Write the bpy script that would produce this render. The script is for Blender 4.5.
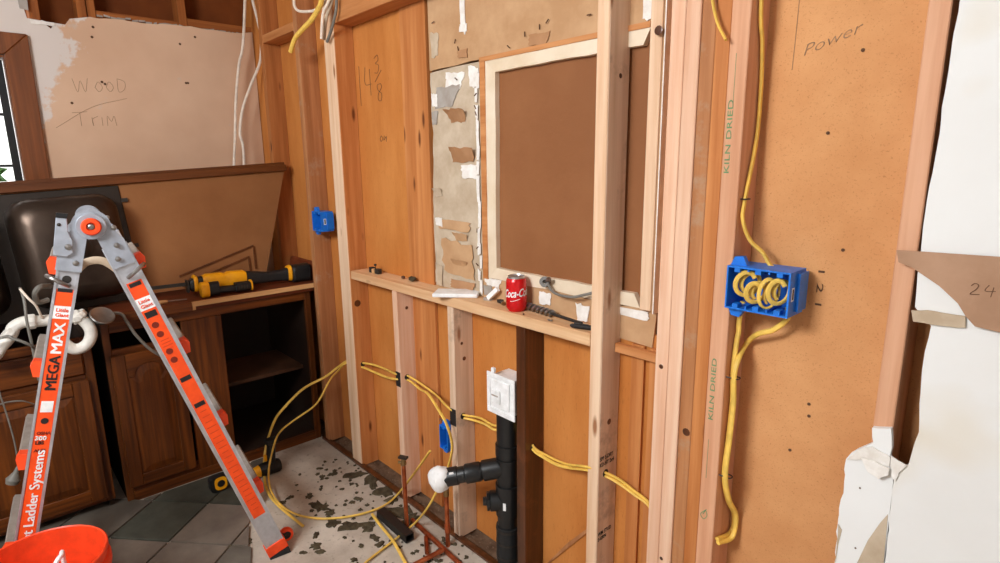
import bpy, bmesh, math, random
from mathutils import Vector, Matrix, noise as mnoise
for o in list(bpy.data.objects): bpy.data.objects.remove(o)
scn = bpy.context.scene
COL = scn.collection
PI = math.pi

# ---------------------------------------------------------------- camera, world, lights, exposure
cam_d = bpy.data.cameras.new('camera'); cam_o = bpy.data.objects.new('camera', cam_d); COL.objects.link(cam_o)
cam_d.sensor_width = 36; cam_d.lens = 36 * 0.571; cam_d.clip_start = 0.02
ROT = [[0.678073, -0.142399, 0.721068], [0.734906, 0.14662, -0.66213], [-0.011436, 0.97889, 0.204069]]
cam_o.matrix_world = Matrix.Translation((0, -1.2, 1.42)) @ Matrix(ROT).to_4x4()
scn.camera = cam_o

w = bpy.data.worlds.new('world'); scn.world = w; w.use_nodes = True
bg = w.node_tree.nodes['Background']
bg.inputs[0].default_value = (1.0, 0.985, 0.96, 1); bg.inputs[1].default_value = 2.2

def area(name, loc, target, size, power, col=(1, 1, 1)):
    l = bpy.data.lights.new(name, 'AREA'); l.shape = 'DISK'; l.size = size; l.energy = power; l.color = col
    o = bpy.data.objects.new(name, l); COL.objects.link(o); o.location = loc
    o.rotation_euler = (Vector(target) - Vector(loc)).to_track_quat('-Z', 'Y').to_euler()
    return o
area('bounce_flash', (-0.98, -2.35, 2.40), (-1.8, -0.2, 0.85), 1.0, 115, (0.955, 0.98, 1.0))

vs = scn.view_settings
vs.view_transform = 'Standard'; vs.look = 'None'; vs.gamma = 1.0; vs.use_curve_mapping = False; vs.exposure = 0.0

# ---------------------------------------------------------------- materials
def lin(c):
    return tuple(((v / 255) / 12.92 if v / 255 <= 0.04045 else ((v / 255 + 0.055) / 1.055) ** 2.4) for v in c) + (1,)
MATS = {}
def base_mat(name, rough=0.7, metal=0.0, spec=0.3):
    m = bpy.data.materials.new(name); m.use_nodes = True
    nt = m.node_tree; b = nt.nodes['Principled BSDF']
    b.inputs['Roughness'].default_value = rough; b.inputs['Metallic'].default_value = metal
    b.inputs['Specular IOR Level'].default_value = spec
    MATS[name] = m
    return m, nt, b
def coords(nt, scale=(1, 1, 1), rand=True):
    tc = nt.nodes.new('ShaderNodeTexCoord'); mp = nt.nodes.new('ShaderNodeMapping')
    mp.inputs['Scale'].default_value = scale
    if rand:
        oi = nt.nodes.new('ShaderNodeObjectInfo'); ml = nt.nodes.new('ShaderNodeVectorMath'); ml.operation = 'SCALE'
        cb = nt.nodes.new('ShaderNodeCombineXYZ')
        for i in range(3): nt.links.new(oi.outputs['Random'], cb.inputs[i])
        nt.links.new(cb.outputs[0], ml.inputs[0]); ml.inputs['Scale'].default_value = 37.0
        ad = nt.nodes.new('ShaderNodeVectorMath'); ad.operation = 'ADD'
        nt.links.new(tc.outputs['Object'], ad.inputs[0]); nt.links.new(ml.outputs[0], ad.inputs[1])
        nt.links.new(ad.outputs[0], mp.inputs['Vector'])
    else:
        nt.links.new(tc.outputs['Object'], mp.inputs['Vector'])
    return mp.outputs[0]
def noise_n(nt, vec, scale, detail=4, rough=0.6):
    n = nt.nodes.new('ShaderNodeTexNoise'); n.inputs['Scale'].default_value = scale
    n.inputs['Detail'].default_value = detail; n.inputs['Roughness'].default_value = rough
    nt.links.new(vec, n.inputs['Vector']); return n.outputs['Fac']
def ramp_n(nt, fac, stops):
    r = nt.nodes.new('ShaderNodeValToRGB'); e = r.color_ramp.elements
    while len(e) < len(stops): e.new(0.5)
    for i, (p, c) in enumerate(stops): e[i].position = p; e[i].color = c
    nt.links.new(fac, r.inputs[0]); return r.outputs[0]
def mix_n(nt, fac, a, b, mode='MIX'):
    m = nt.nodes.new('ShaderNodeMix'); m.data_type = 'RGBA'; m.blend_type = mode
    if hasattr(fac, 'links'): nt.links.new(fac, m.inputs[0])
    else: m.inputs[0].default_value = fac
    for s, v in ((6, a), (7, b)):
        if hasattr(v, 'links'): nt.links.new(v, m.inputs[s])
        else: m.inputs[s].default_value = v
    return m.outputs[2]
def bump_n(nt, b, h, strength=0.2, dist=0.01):
    n = nt.nodes.new('ShaderNodeBump'); n.inputs['Strength'].default_value = strength; n.inputs['Distance'].default_value = dist
    nt.links.new(h, n.inputs['Height']); nt.links.new(n.outputs[0], b.inputs['Normal'])
BW = lambda v: (v, v, v, 1)
def wood(name, c1, c2, axis=2, grain=34, rough=0.65, knot=None, stain=None, spec=0.25):
    m, nt, b = base_mat(name, rough, spec=spec)
    sc = [grain] * 3; sc[axis] = grain * 0.045
    v = coords(nt, sc)
    f = noise_n(nt, v, 1.0, 5, 0.62)
    col = ramp_n(nt, f, [(0.33, lin(c1)), (0.5, lin([(p + q) / 2 for p, q in zip(c1, c2)])), (0.66, lin(c2))])
    sc2 = [7.0] * 3; sc2[axis] = 0.8
    v2 = coords(nt, sc2)
    g = noise_n(nt, v2, 1.3, 3, 0.5)
    col = mix_n(nt, 0.5, col, ramp_n(nt, g, [(0.3, BW(0.78)), (0.7, BW(1.0))]), 'MULTIPLY')
    if stain:
        v4 = coords(nt, (1, 1, 1)); s4 = noise_n(nt, v4, 9, 5, 0.7)
        col = mix_n(nt, ramp_n(nt, s4, [(0.56, BW(0)), (0.72, BW(0.8))]), col, lin(stain))
    if knot:
        sc3 = [15.0] * 3; sc3[axis] = 4.2
        v3 = coords(nt, sc3)
        vo = nt.nodes.new('ShaderNodeTexVoronoi'); vo.inputs['Scale'].default_value = 1.0
        nt.links.new(v3, vo.inputs['Vector'])
        col = mix_n(nt, ramp_n(nt, vo.outputs['Distance'], [(0.07, BW(0.9)), (0.16, BW(0.0))]), col, lin(knot))
    nt.links.new(col, b.inputs['Base Color'])
    bump_n(nt, b, f, 0.25, 0.002)
    return m
def mottled(name, c1, c2, scale=8, rough=0.8, fine=None, fine_scale=220, fine_amt=0.35, bump=0.15, bscale=60, stretch=(1, 1, 1), metal=0, spec=0.25):
    m, nt, b = base_mat(name, rough, metal, spec)
    v = coords(nt, stretch)
    f = noise_n(nt, v, scale, 5, 0.6)
    col = ramp_n(nt, f, [(0.35, lin(c1)), (0.65, lin(c2))])
    if fine:
        g = noise_n(nt, v, fine_scale, 3, 0.7)
        col = mix_n(nt, ramp_n(nt, g, [(0.58, BW(0)), (0.72, BW(fine_amt))]), col, lin(fine))
    nt.links.new(col, b.inputs['Base Color'])
    if bump: bump_n(nt, b, noise_n(nt, v, bscale, 4, 0.6), bump, 0.004)
    return m
def flat(name, c, rough=0.5, metal=0.0, spec=0.4, var=0.06):
    return mottled(name, [v * (1 - var) for v in c], [min(255, v * (1 + var)) for v in c], 25, rough, metal=metal, bump=0.03, spec=spec)

wood('new_pine', (246, 214, 182), (226, 182, 144), knot=(150, 92, 52))
wood('new_pine_grey', (238, 210, 184), (214, 180, 150), knot=(150, 100, 66), stain=(176, 150, 130))
wood('pink_pine', (244, 206, 176), (226, 172, 138))
wood('sill_pine', (240, 202, 158), (216, 164, 118), axis=0, knot=(150, 92, 52))
wood('old_orange', (212, 142, 84), (186, 112, 58), knot=(96, 44, 16))
wood('old_brown', (196, 136, 90), (164, 104, 62), stain=(176, 146, 118))
wood('kiln_wood', (230, 176, 140), (208, 148, 110))
wood('dark_post', (112, 62, 32), (64, 34, 16), rough=0.3, stain=(110, 62, 34), spec=0.5)
wood('kraft_wood', (198, 154, 114), (178, 134, 94))
wood('header_wood', (214, 150, 96), (184, 114, 62), axis=0)
wood('left_stud', (194, 124, 70), (162, 96, 48), knot=(80, 36, 12))
wood('rafter', (176, 106, 52), (138, 76, 34), axis=1)
wood('rafter_up', (176, 106, 52), (138, 76, 34))
mottled('orange_panel', (208, 136, 70), (190, 115, 52), 2.2, 0.72, fine=(120, 62, 22), fine_scale=60, fine_amt=0.3, stretch=(3, 3, 0.7))
mottled('particle_board', (220, 162, 109), (206, 145, 93), 5, 0.85, fine=(160, 98, 54), fine_scale=260, fine_amt=0.6)
mottled('soffit_panel', (126, 66, 24), (102, 50, 16), 3, 0.8)
mottled('brown_board', (152, 100, 62), (140, 89, 53), 3, 0.62, stretch=(1, 1, 1))
mottled('kraft', (204, 164, 124), (186, 144, 104), 9, 0.85)
mottled('kraft_dark', (188, 142, 104), (172, 126, 88), 9, 0.8)
mottled('flap_brown', (184, 146, 118), (168, 130, 102), 9, 0.8)
mottled('old_paper', (206, 188, 164), (186, 164, 138), 14, 0.85)
mottled('grey_paper', (176, 168, 160), (158, 146, 134), 14, 0.85)
mottled('gypsum', (246, 242, 236), (226, 218, 208), 30, 0.9, bump=0.4)
mottled('room_paint', (238, 238, 238), (230, 230, 230), 2, 0.9)
mottled('white_drywall', (240, 240, 238), (232, 230, 226), 1.4, 0.85, fine=(222, 206, 176), fine_scale=2.5, fine_amt=0.5, bump=0.08)
mottled('casing_cream', (236, 220, 196), (222, 200, 170), 6, 0.6)
mottled('concrete', (210, 199, 184), (172, 158, 143), 4.5, 0.9, fine=(110, 100, 86), fine_scale=45, fine_amt=0.6, bump=0.35, bscale=40)
mottled('mortar', (92, 82, 62), (62, 52, 38), 30, 0.95, bump=0.8, bscale=90)
mottled('dirt', (120, 96, 76), (82, 62, 46), 14, 0.95, fine=(160, 140, 120), fine_scale=70, fine_amt=0.6, bump=0.9, bscale=50)
mottled('slate_green', (86, 86, 75), (64, 63, 55), 6, 0.55, bump=0.4, bscale=18)
mottled('slate_brown', (128, 115, 102), (102, 90, 80), 6, 0.55, bump=0.4, bscale=18)
mottled('slate_grey', (114, 106, 95), (90, 82, 73), 6, 0.55, bump=0.4, bscale=18)
wood('cab_wood', (126, 66, 19), (70, 33, 8), grain=40, rough=0.42, spec=0.35)
wood('cab_wood_h', (126, 66, 19), (70, 33, 8), axis=1, grain=40, rough=0.42, spec=0.35)
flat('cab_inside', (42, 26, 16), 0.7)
mottled('shelf_wood', (92, 62, 44), (70, 46, 32), 8, 0.5)
wood('counter_top', (122, 60, 34), (98, 44, 22), axis=1, grain=20, rough=0.4)
wood('bare_edge', (226, 178, 124), (196, 142, 88), axis=1)
mottled('tilt_board', (150, 100, 60), (134, 86, 48), 2.5, 0.7)
wood('tilt_trim', (114, 64, 30), (82, 43, 17), axis=1, rough=0.45)
mottled('sink_steel', (78, 64, 54), (58, 46, 38), 5, 0.34, metal=0.75, bump=0.03, spec=0.5)
flat('black_plastic', (26, 26, 27), 0.45)
flat('abs_black', (24, 25, 26), 0.38, spec=0.5)
flat('rubber', (30, 31, 32), 0.55)
flat('yellow_tool', (252, 168, 18), 0.4)
flat('romex', (240, 198, 92), 0.5, spec=0.4)
flat('romex_white', (236, 222, 204), 0.5)
flat('wire_grey', (120, 116, 108), 0.5)
flat('blue_box', (28, 116, 214), 0.4)
flat('white_plastic', (244, 244, 242), 0.4)
flat('pvc', (236, 232, 222), 0.35)
flat('tape_white', (246, 244, 240), 0.75)
mottled('copper', (214, 124, 80), (150, 76, 46), 18, 0.38, metal=0.85, bump=0.1)
flat('brass', (150, 124, 84), 0.4, metal=0.9)
flat('aluminium', (196, 198, 204), 0.42, metal=0.7, spec=0.5)
flat('hinge_grey', (168, 174, 184), 0.4, metal=0.4)
flat('rung_grey', (170, 160, 150), 0.55, metal=0.35)
flat('safety_orange', (255, 78, 30), 0.45)
flat('sticker_orange', (255, 82, 24), 0.5)
flat('sticker_text', (120, 34, 14), 0.6)
flat('print_soft', (212, 62, 20), 0.6)
flat('rim_dark', (50, 42, 36), 0.4, metal=0.4)
flat('bucket_orange', (246, 74, 34), 0.4)
flat('coke_red', (216, 18, 24), 0.25, metal=0.25, spec=0.6)
flat('can_silver', (200, 200, 202), 0.3, metal=0.9)
flat('steel', (150, 146, 142), 0.35, metal=0.9)
flat('dark_steel', (66, 62, 58), 0.45, metal=0.7)
flat('print_black', (34, 30, 30), 0.7)
flat('print_green', (104, 146, 100), 0.8)
flat('pencil_line', (158, 126, 98), 0.9)
flat('stamp_brown', (96, 66, 46), 0.9)
flat('leaf_green', (60, 120, 40), 0.5)
flat('petal_red', (214, 30, 30), 0.5)
wood('window_wood', (142, 80, 38), (106, 56, 22), rough=0.4, spec=0.45)
def glass_mat():
    m, nt, b = base_mat('glass', 0.02, spec=0.5)
    b.inputs['Transmission Weight'].default_value = 1.0; b.inputs['IOR'].default_value = 1.02
    b.inputs['Base Color'].default_value = (0.95, 0.97, 0.97, 1)
glass_mat()
# left wall: paint that was pulled off to the brown paper, white left near the window
def left_wall_mat():
    m, nt, b = base_mat('peeled_wall', 0.8)
    v = coords(nt, (1, 1, 1), False)
    sep = nt.nodes.new('ShaderNodeSeparateXYZ'); nt.links.new(v, sep.inputs[0])
    n = noise_n(nt, v, 7, 5, 0.62)
    ad = nt.nodes.new('ShaderNodeMath'); ad.operation = 'MULTIPLY_ADD'
    nt.links.new(n, ad.inputs[0]); ad.inputs[1].default_value = 0.55; nt.links.new(sep.outputs[1], ad.inputs[2])
    ad2 = nt.nodes.new('ShaderNodeMath'); ad2.operation = 'MULTIPLY_ADD'
    nt.links.new(sep.outputs[2], ad2.inputs[0]); ad2.inputs[1].default_value = -0.375; nt.links.new(ad.outputs[0], ad2.inputs[2])
    ad3 = nt.nodes.new('ShaderNodeMath'); ad3.operation = 'ADD'
    nt.links.new(ad2.outputs[0], ad3.inputs[0]); ad3.inputs[1].default_value = 1.225
    tan = ramp_n(nt, noise_n(nt, v, 2.4, 4, 0.5), [(0.35, lin((228, 193, 163))), (0.65, lin((214, 176, 146)))])
    patch = ramp_n(nt, noise_n(nt, v, 3.1, 4, 0.6), [(0.66, BW(0)), (0.7, BW(0.7))])
    tan = mix_n(nt, patch, tan, lin((206, 194, 182)))
    col = mix_n(nt, ramp_n(nt, ad3.outputs[0], [(0.485, BW(0)), (0.515, BW(1))]), lin((224, 214, 206)), tan)
    nt.links.new(col, b.inputs['Base Color'])
    bump_n(nt, b, n, 0.1, 0.004)
left_wall_mat()

# ---------------------------------------------------------------- mesh helpers
ORG = {}
def org(o):
    return ORG.get(o.name, Vector((0, 0, 0))) if o else Vector((0, 0, 0))
def new_bm(): return bmesh.new()
def obj(name, bm, mat, parent=None, loc=None, smooth=False, label=None, bev=0):
    """link a bmesh given in world coordinates as ONE mesh object whose origin is loc (or its base)"""
    bmesh.ops.recalc_face_normals(bm, faces=bm.faces)
    if bev > 0:
        bmesh.ops.bevel(bm, geom=list(bm.edges), offset=bev, segments=1, affect='EDGES', clamp_overlap=True)
    if loc is None:
        if bm.verts:
            xs = [v.co for v in bm.verts]
            loc = Vector(((min(v.x for v in xs) + max(v.x for v in xs)) / 2, (min(v.y for v in xs) + max(v.y for v in xs)) / 2, min(v.z for v in xs)))
        else: loc = Vector()
    loc = Vector(loc)
    bmesh.ops.translate(bm, verts=bm.verts, vec=-loc)
    me = bpy.data.meshes.new(name); bm.to_mesh(me); bm.free()
    if smooth:
        for p in me.polygons: p.use_smooth = True
        try: me.set_sharp_from_angle(angle=math.radians(40))
        except Exception: pass
    me.materials.append(MATS[mat])
    o = bpy.data.objects.new(name, me); COL.objects.link(o)
    ORG[o.name] = loc
    if parent is not None:
        o.parent = parent; o.location = loc - org(parent)
    else: o.location = loc
    if label: o['label'] = label
    return o
def thing(name, label, cat, loc, group=None):
    o = bpy.data.objects.new(name, None); COL.objects.link(o); o.location = loc; o.empty_display_size = 0.05
    ORG[o.name] = Vector(loc); o['label'] = label; o['category'] = cat
    if group: o['group'] = group
    return o
def tag(o, label, cat, group=None):
    o['label'] = label; o['category'] = cat
    if group: o['group'] = group
    return o
def struct(o): o['kind'] = 'structure'; return o
def box(bm, a, b):
    x0, y0, z0 = a; x1, y1, z1 = b
    vs_ = [bm.verts.new(p) for p in ((x0, y0, z0), (x1, y0, z0), (x1, y1, z0), (x0, y1, z0), (x0, y0, z1), (x1, y0, z1), (x1, y1, z1), (x0, y1, z1))]
    for f in ((0, 3, 2, 1), (4, 5, 6, 7), (0, 1, 5, 4), (1, 2, 6, 5), (2, 3, 7, 6), (3, 0, 4, 7)): bm.faces.new([vs_[i] for i in f])
    return vs_
def bx(a, b, bm=None):
    bm = bm or new_bm(); box(bm, a, b); return bm
def obox(bm, c, ax, ay, az):
    """box centred at c with half-extent vectors"""
    c, ax, ay, az = Vector(c), Vector(ax), Vector(ay), Vector(az)
    vs_ = [bm.verts.new(c + sx * ax + sy * ay + sz * az) for sz in (-1, 1) for sx, sy in ((-1, -1), (1, -1), (1, 1), (-1, 1))]
    for f in ((0, 3, 2, 1), (4, 5, 6, 7), (0, 1, 5, 4), (1, 2, 6, 5), (2, 3, 7, 6), (3, 0, 4, 7)): bm.faces.new([vs_[i] for i in f])
    return bm
def prism(poly, ext, bm=None):
    """poly: list of 3-D points, ext: extrusion vector"""
    bm = bm or new_bm(); ext = Vector(ext)
    lo = [bm.verts.new(p) for p in poly]; hi = [bm.verts.new(Vector(p) + ext) for p in poly]
    n = len(poly)
    f1 = bm.faces.new(lo); f2 = bm.faces.new(list(reversed(hi))); f1.normal_update(); f2.normal_update()
    for i in range(n): bm.faces.new((lo[i], lo[(i + 1) % n], hi[(i + 1) % n], hi[i]))
    bmesh.ops.triangulate(bm, faces=[f1, f2])
    return bm
def jag(poly, step, amp, seed, axes=(0, 2), keep=()):
    """break the straight edges of a polygon into a torn line"""
    rnd = random.Random(seed); out = []
    n = len(poly)
    for i in range(n):
        a, b = Vector(poly[i]), Vector(poly[(i + 1) % n]); out.append(a.copy())
        if i in keep: continue
        k = max(1, int((b - a).length / step))
        for j in range(1, k):
            p = a.lerp(b, j / k + rnd.uniform(-0.25, 0.25) / k)
            for ax in axes: p[ax] += rnd.uniform(-amp, amp)
            out.append(p)
    return out
def spline(pts, sub=8):
    pts = [Vector(p) for p in pts]
    if len(pts) < 3: return pts
    P = [pts[0] * 2 - pts[1]] + pts + [pts[-1] * 2 - pts[-2]]
    out = []
    for i in range(1, len(P) - 2):
        p0, p1, p2, p3 = P[i - 1], P[i], P[i + 1], P[i + 2]
        for j in range(sub):
            t = j / sub
            out.append(0.5 * ((2 * p1) + (p2 - p0) * t + (2 * p0 - 5 * p1 + 4 * p2 - p3) * t * t + (3 * p1 - p0 - 3 * p2 + p3) * t ** 3))
    out.append(pts[-1]); return out
def tube(pts, r, seg=8, sub=8, bm=None, smooth=True, ry=None, rlist=None):
    """round tube along a path; ry gives a flat oval section"""
    bm = bm or new_bm()
    path = spline(pts, sub) if smooth else [Vector(p) for p in pts]
    n = len(path); rings = []; up = None
    for i, p in enumerate(path):
        t = (path[min(i + 1, n - 1)] - path[max(i - 1, 0)]).normalized()
        if up is None:
            up = Vector((0, 0, 1)) if abs(t.z) < 0.9 else Vector((0, 1, 0))
        up = (up - t * up.dot(t)).normalized(); s = t.cross(up)
        rr = rlist[i] if rlist else r
        rings.append([bm.verts.new(p + s * math.cos(a) * (ry if ry else rr) + up * math.sin(a) * rr) for a in [2 * PI * k / seg for k in range(seg)]])
    for i in range(n - 1):
        for k in range(seg): bm.faces.new((rings[i][k], rings[i][(k + 1) % seg], rings[i + 1][(k + 1) % seg], rings[i + 1][k]))
    bm.faces.new(list(reversed(rings[0]))); bm.faces.new(rings[-1])
    return bm
def lathe(prof, base, axis=(0, 0, 1), seg=20, bm=None):
    """profile [(radius, height)] spun about an axis through base"""
    bm = bm or new_bm(); base = Vector(base); ax = Vector(axis).normalized()
    u = ax.orthogonal().normalized(); v = ax.cross(u); rings = []
    for r, h in prof:
        if r < 1e-6: rings.append([bm.verts.new(base + ax * h)])
        else: rings.append([bm.verts.new(base + ax * h + (u * math.cos(2 * PI * k / seg) + v * math.sin(2 * PI * k / seg)) * r) for k in range(seg)])
    for a, b in zip(rings[:-1], rings[1:]):
        for k in range(seg):
            k2 = (k + 1) % seg
            if len(a) == 1 and len(b) == 1: continue
            if len(a) == 1: bm.faces.new((a[0], b[k], b[k2]))
            elif len(b) == 1: bm.faces.new((a[k], a[k2], b[0]))
            else: bm.faces.new((a[k], a[k2], b[k2], b[k]))
    if prof[0] == prof[-1]: return bm
    for rg in (rings[0], rings[-1]):
        if len(rg) > 1: bm.faces.new(rg)
    return bm
def loft(rings, bm=None, cap=True):
    bm = bm or new_bm(); R_ = [[bm.verts.new(p) for p in r] for r in rings]; n = len(rings[0])
    for a, b in zip(R_[:-1], R_[1:]):
        for k in range(n): bm.faces.new((a[k], a[(k + 1) % n], b[(k + 1) % n], b[k]))
    if cap: bm.faces.new(R_[0]); bm.faces.new(R_[-1])
    return bm
def rrect(w_, h_, r, seg=5):
    out = []
    for cx, cy, a0 in ((w_ / 2 - r, h_ / 2 - r, 0), (-w_ / 2 + r, h_ / 2 - r, PI / 2), (-w_ / 2 + r, -h_ / 2 + r, PI), (w_ / 2 - r, -h_ / 2 + r, 1.5 * PI)):
        for k in range(seg + 1):
            a = a0 + PI / 2 * k / seg; out.append((cx + r * math.cos(a), cy + r * math.sin(a)))
    return out
def text(name, txt, size, origin, right, up, mat, parent, thick=0.0, align='LEFT', shear=0.0, label=None, sx=1.0, fit=None, bold=0.0):
    cu = bpy.data.curves.new(name, 'FONT'); cu.body = txt; cu.size = size; cu.align_x = align; cu.offset = thick; cu.shear = shear
    cu.resolution_u = 3
    to = bpy.data.objects.new('tmp_text', cu); COL.objects.link(to)
    bpy.context.view_layer.update()
    me = bpy.data.meshes.new_from_object(to.evaluated_get(bpy.context.evaluated_depsgraph_get()))
    bpy.data.objects.remove(to); bpy.data.curves.remove(cu)
    r = Vector(right).normalized(); u = Vector(up).normalized(); o_ = Vector(origin)
    bm = new_bm(); bm.from_mesh(me); bpy.data.meshes.remove(me)
    if fit:
        xs_ = [v.co.x for v in bm.verts]; sx = fit / (max(xs_) - min(xs_))
    for v in bm.verts: v.co = o_ + r * v.co.x * sx + u * v.co.y
    n = r.cross(u)
    if bold:
        base = list(bm.faces)
        for q_, sh_ in enumerate((-bold, bold)):
            d_ = bmesh.ops.duplicate(bm, geom=base)
            bmesh.ops.translate(bm, verts=[g for g in d_['geom'] if isinstance(g, bmesh.types.BMVert)], vec=r * sh_ + n * 0.00012 * (q_ + 1))
    res = bmesh.ops.extrude_face_region(bm, geom=list(bm.faces))
    bmesh.ops.translate(bm, verts=[g for g in res['geom'] if isinstance(g, bmesh.types.BMVert)], vec=n * 0.0005)
    return obj(name, bm, mat, parent, label=label)
def strokes(name, lines, origin, right, up, r, mat, parent, label=None):
    """handwriting: thin pencil strokes lying on a surface"""
    bm = new_bm(); rr = Vector(right).normalized(); uu = Vector(up).normalized(); oo = Vector(origin)
    for ln in lines:
        pts = [oo + rr * a + uu * b for a, b in ln]
        tube(pts, r, 5, 5, bm, smooth=len(pts) > 2)
    return obj(name, bm, mat, parent, label=label)

# ================================================================ FLOOR
floor = struct(obj('floor', bx((-3.6, -3.2, -0.12), (1.0, 0.0, 0.0)), 'concrete', loc=(0, 0, 0), label='bare grey concrete slab with mortar residue and slate tiles'))
tr = new_bm()
rnd = random.Random(4)
nx, ny = 90, 5
grid = [[tr.verts.new((-3.5 + 4.3 * i / nx, 0.002 + 0.11 * j / ny, -0.012 + (0.0 if j in (0,) else rnd.uniform(-0.008, 0.014)))) for j in range(ny + 1)] for i in range(nx + 1)]
for i in range(nx):
    for j in range(ny): tr.faces.new((grid[i][j], grid[i + 1][j], grid[i + 1][j + 1], grid[i][j + 1]))
dirt = obj('dirt_strip', tr, 'dirt', floor, smooth=True, label='dirt and rotten wood along the foot of the studs'); dirt['kind'] = 'stuff'
obj('slab_edge_board', bx((-2.70, -0.012, 0.0), (-1.1, 0.010, 0.010)), 'dark_post', floor, label='thin dark rotten board along the slab edge')
# slate tiles laid on the diagonal, one object each
ua, va = Vector((0.66, -0.751, 0)), Vector((-0.751, -0.66, 0)); T = 0.252
o0 = Vector((-2.303, -0.829, 0.0)); k = 0
tile_meshes = {}
for i in range(-7, 7):
    for j in range(-7, 9):
        c = o0 + ua * (i + 0.5) * T + va * (j + 0.5) * T
        if c.x < -2.95 or c.x > -1.0 or c.y < -1.9: continue
        edge = c.y + 0.50 + 0.389 * (c.x + 2.33)     # broken edge of the old tiling
        if edge > 0.13 or (c.x < -2.85 and c.y > -0.8): continue
        mname = ['slate_brown', 'slate_grey', 'slate_green', 'slate_brown', 'slate_grey'][(i * 3 + j * 2 + 20) % 5]
        if (i, j) in ((-1, 0), (-2, 0)): mname = 'slate_green'
        if (i, j) == (-1, -1): mname = 'slate_brown'
        if c.x < -2.50 or edge > -0.19:     # cut along the cabinet front and the broken edge
            b_ = new_bm(); obox(b_, c + Vector((0, 0, 0.0055)), ua * (T / 2 - 0.004), va * (T / 2 - 0.004), (0, 0, 0.005))
            r_ = bmesh.ops.bisect_plane(b_, geom=list(b_.verts) + list(b_.edges) + list(b_.faces), plane_co=(-2.697 if c.y > -0.98 else -2.80, 0, 0), plane_no=(-1, 0, 0), clear_outer=True)
            bmesh.ops.holes_fill(b_, edges=[e for e in b_.edges if e.is_boundary], sides=0)
            r_ = bmesh.ops.bisect_plane(b_, geom=list(b_.verts) + list(b_.edges) + list(b_.faces), plane_co=(-2.33, -0.50 + 0.012 * ((i + j) % 3 - 1), 0), plane_no=(0.389 + 0.12 * ((i * 3 + j) % 3 - 1), 1, 0), clear_outer=True)
            bmesh.ops.holes_fill(b_, edges=[e for e in b_.edges if e.is_boundary], sides=0)
            if len(b_.verts) > 3: obj('tile', b_, mname, floor)
            else: b_.free()
        elif mname not in tile_meshes:
            b_ = new_bm(); obox(b_, (0, 0, 0.005), ua * (T / 2 - 0.004), va * (T / 2 - 0.004), (0, 0, 0.005))
            t = obj('tile', b_, mname, floor, loc=(0, 0, 0), bev=0.002); tile_meshes[mname] = t.data
            t.location = c + Vector((0, 0, 0.0005))
        else:
            t = bpy.data.objects.new('tile', tile_meshes[mname]); COL.objects.link(t); t.parent = floor; t.location = c + Vector((0, 0, 0.0005 + 0.0006 * ((i * 7 + j * 3) % 4)))
# mortar patches on the slab
def blob(c, r, h, seed, stretch=1.0, ang=0.0):
    rn = random.Random(seed); n = 16; bm = new_bm(); c = Vector(c)
    rs = [r * rn.uniform(0.5, 1.25) for _ in range(n)]
    rings = []
    for f, z in ((1.0, 0.0), (0.86, h * 0.8), (0.5, h)):
        ring = []
        for q in range(n):
            a = 2 * PI * q / n; x, y = math.cos(a) * rs[q] * f * stretch, math.sin(a) * rs[q] * f
            ring.append(bm.verts.new(c + Vector((x * math.cos(ang) - y * math.sin(ang), x * math.sin(ang) + y * math.cos(ang), z + (rn.uniform(-.3, .3) * h if z > 0 else 0)))))
        rings.append(ring)
    for a_, b_ in zip(rings[:-1], rings[1:]):
        for q in range(n): bm.faces.new((a_[q], a_[(q + 1) % n], b_[(q + 1) % n], b_[q]))
    bm.faces.new(rings[-1]); bm.faces.new(list(reversed(rings[0])))
    return bm
spots = [((-2.3281, -0.1324, 0.0000), .030), ((-2.2484, -0.0619, 0.0000), .060), ((-2.1510, -0.0344, 0.0000), .05), ((-2.0351, -0.0421, -0.0000), .075), ((-1.9578, -0.0496, 0.0000), .05), ((-2.1252, -0.2988, 0.0000), .048), ((-2.0561, -0.2877, 0.0000), .036), ((-1.9846, -0.3103, 0.0000), .042),
         ((-1.9135, -0.2640, 0.0000), .05), ((-1.8606, -0.2177, 0.0000), .055), ((-1.8659, -0.0785, 0.0000), .07), ((-1.7856, -0.0730, 0.0000), .045), ((-1.8973, -0.4238, 0.0000), .035), ((-1.8518, -0.4255, 0.0000), .022), ((-1.9598, -0.3944, -0.0000), .018), ((-1.7788, -0.2993, 0.0000), .018),
         ((-1.7340, -0.2437, 0.0000), .026), ((-1.7837, -0.2359, 0.0000), .022), ((-1.7264, -0.3573, 0.0000), .022), ((-2.2330, -0.2937, 0.0000), .022), ((-2.4196, -0.1633, 0.0000), .014), ((-2.3426, -0.1851, 0.0000), .02), ((-1.8643, -0.3206, 0.0000), .010), ((-2.2790, -0.3638, 0.0000), .016),
         ((-2.0392, -0.6548, 0.0000), .040), ((-2.1073, -0.6612, 0.0000), .03), ((-2.0978, -0.6091, 0.0000), .026), ((-2.2662, -0.4043, 0.0000), .024), ((-1.5441, -0.1020, 0.0000), .03), ((-1.5391, -0.1603, 0.0000), .022), ((-2.4610, -0.1126, 0.0000), .012), ((-2.4308, -0.2520, 0.0000), .010), ((-1.8931, -0.4770, 0.0000), .012), ((-2.0649, -0.2148, 0.0000), .012), ((-2.0695, -0.1556, -0.0000), .02)]
for q, (p, r) in enumerate(spots):
    obj('mortar_patch', blob((p[0], p[1], 0.0002), r * 0.64, 0.006, q + 3, 1.0 + 0.5 * (q % 3), q * 1.3), 'mortar', floor)
rn = random.Random(8)
for q in range(110):
    obj('mortar_patch', blob((rn.uniform(-2.45, -1.45), -0.02 - abs(rn.gauss(0, 0.17)), 0.0002), rn.uniform(0.003, 0.012), 0.004, q + 90), 'mortar', floor)

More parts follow.
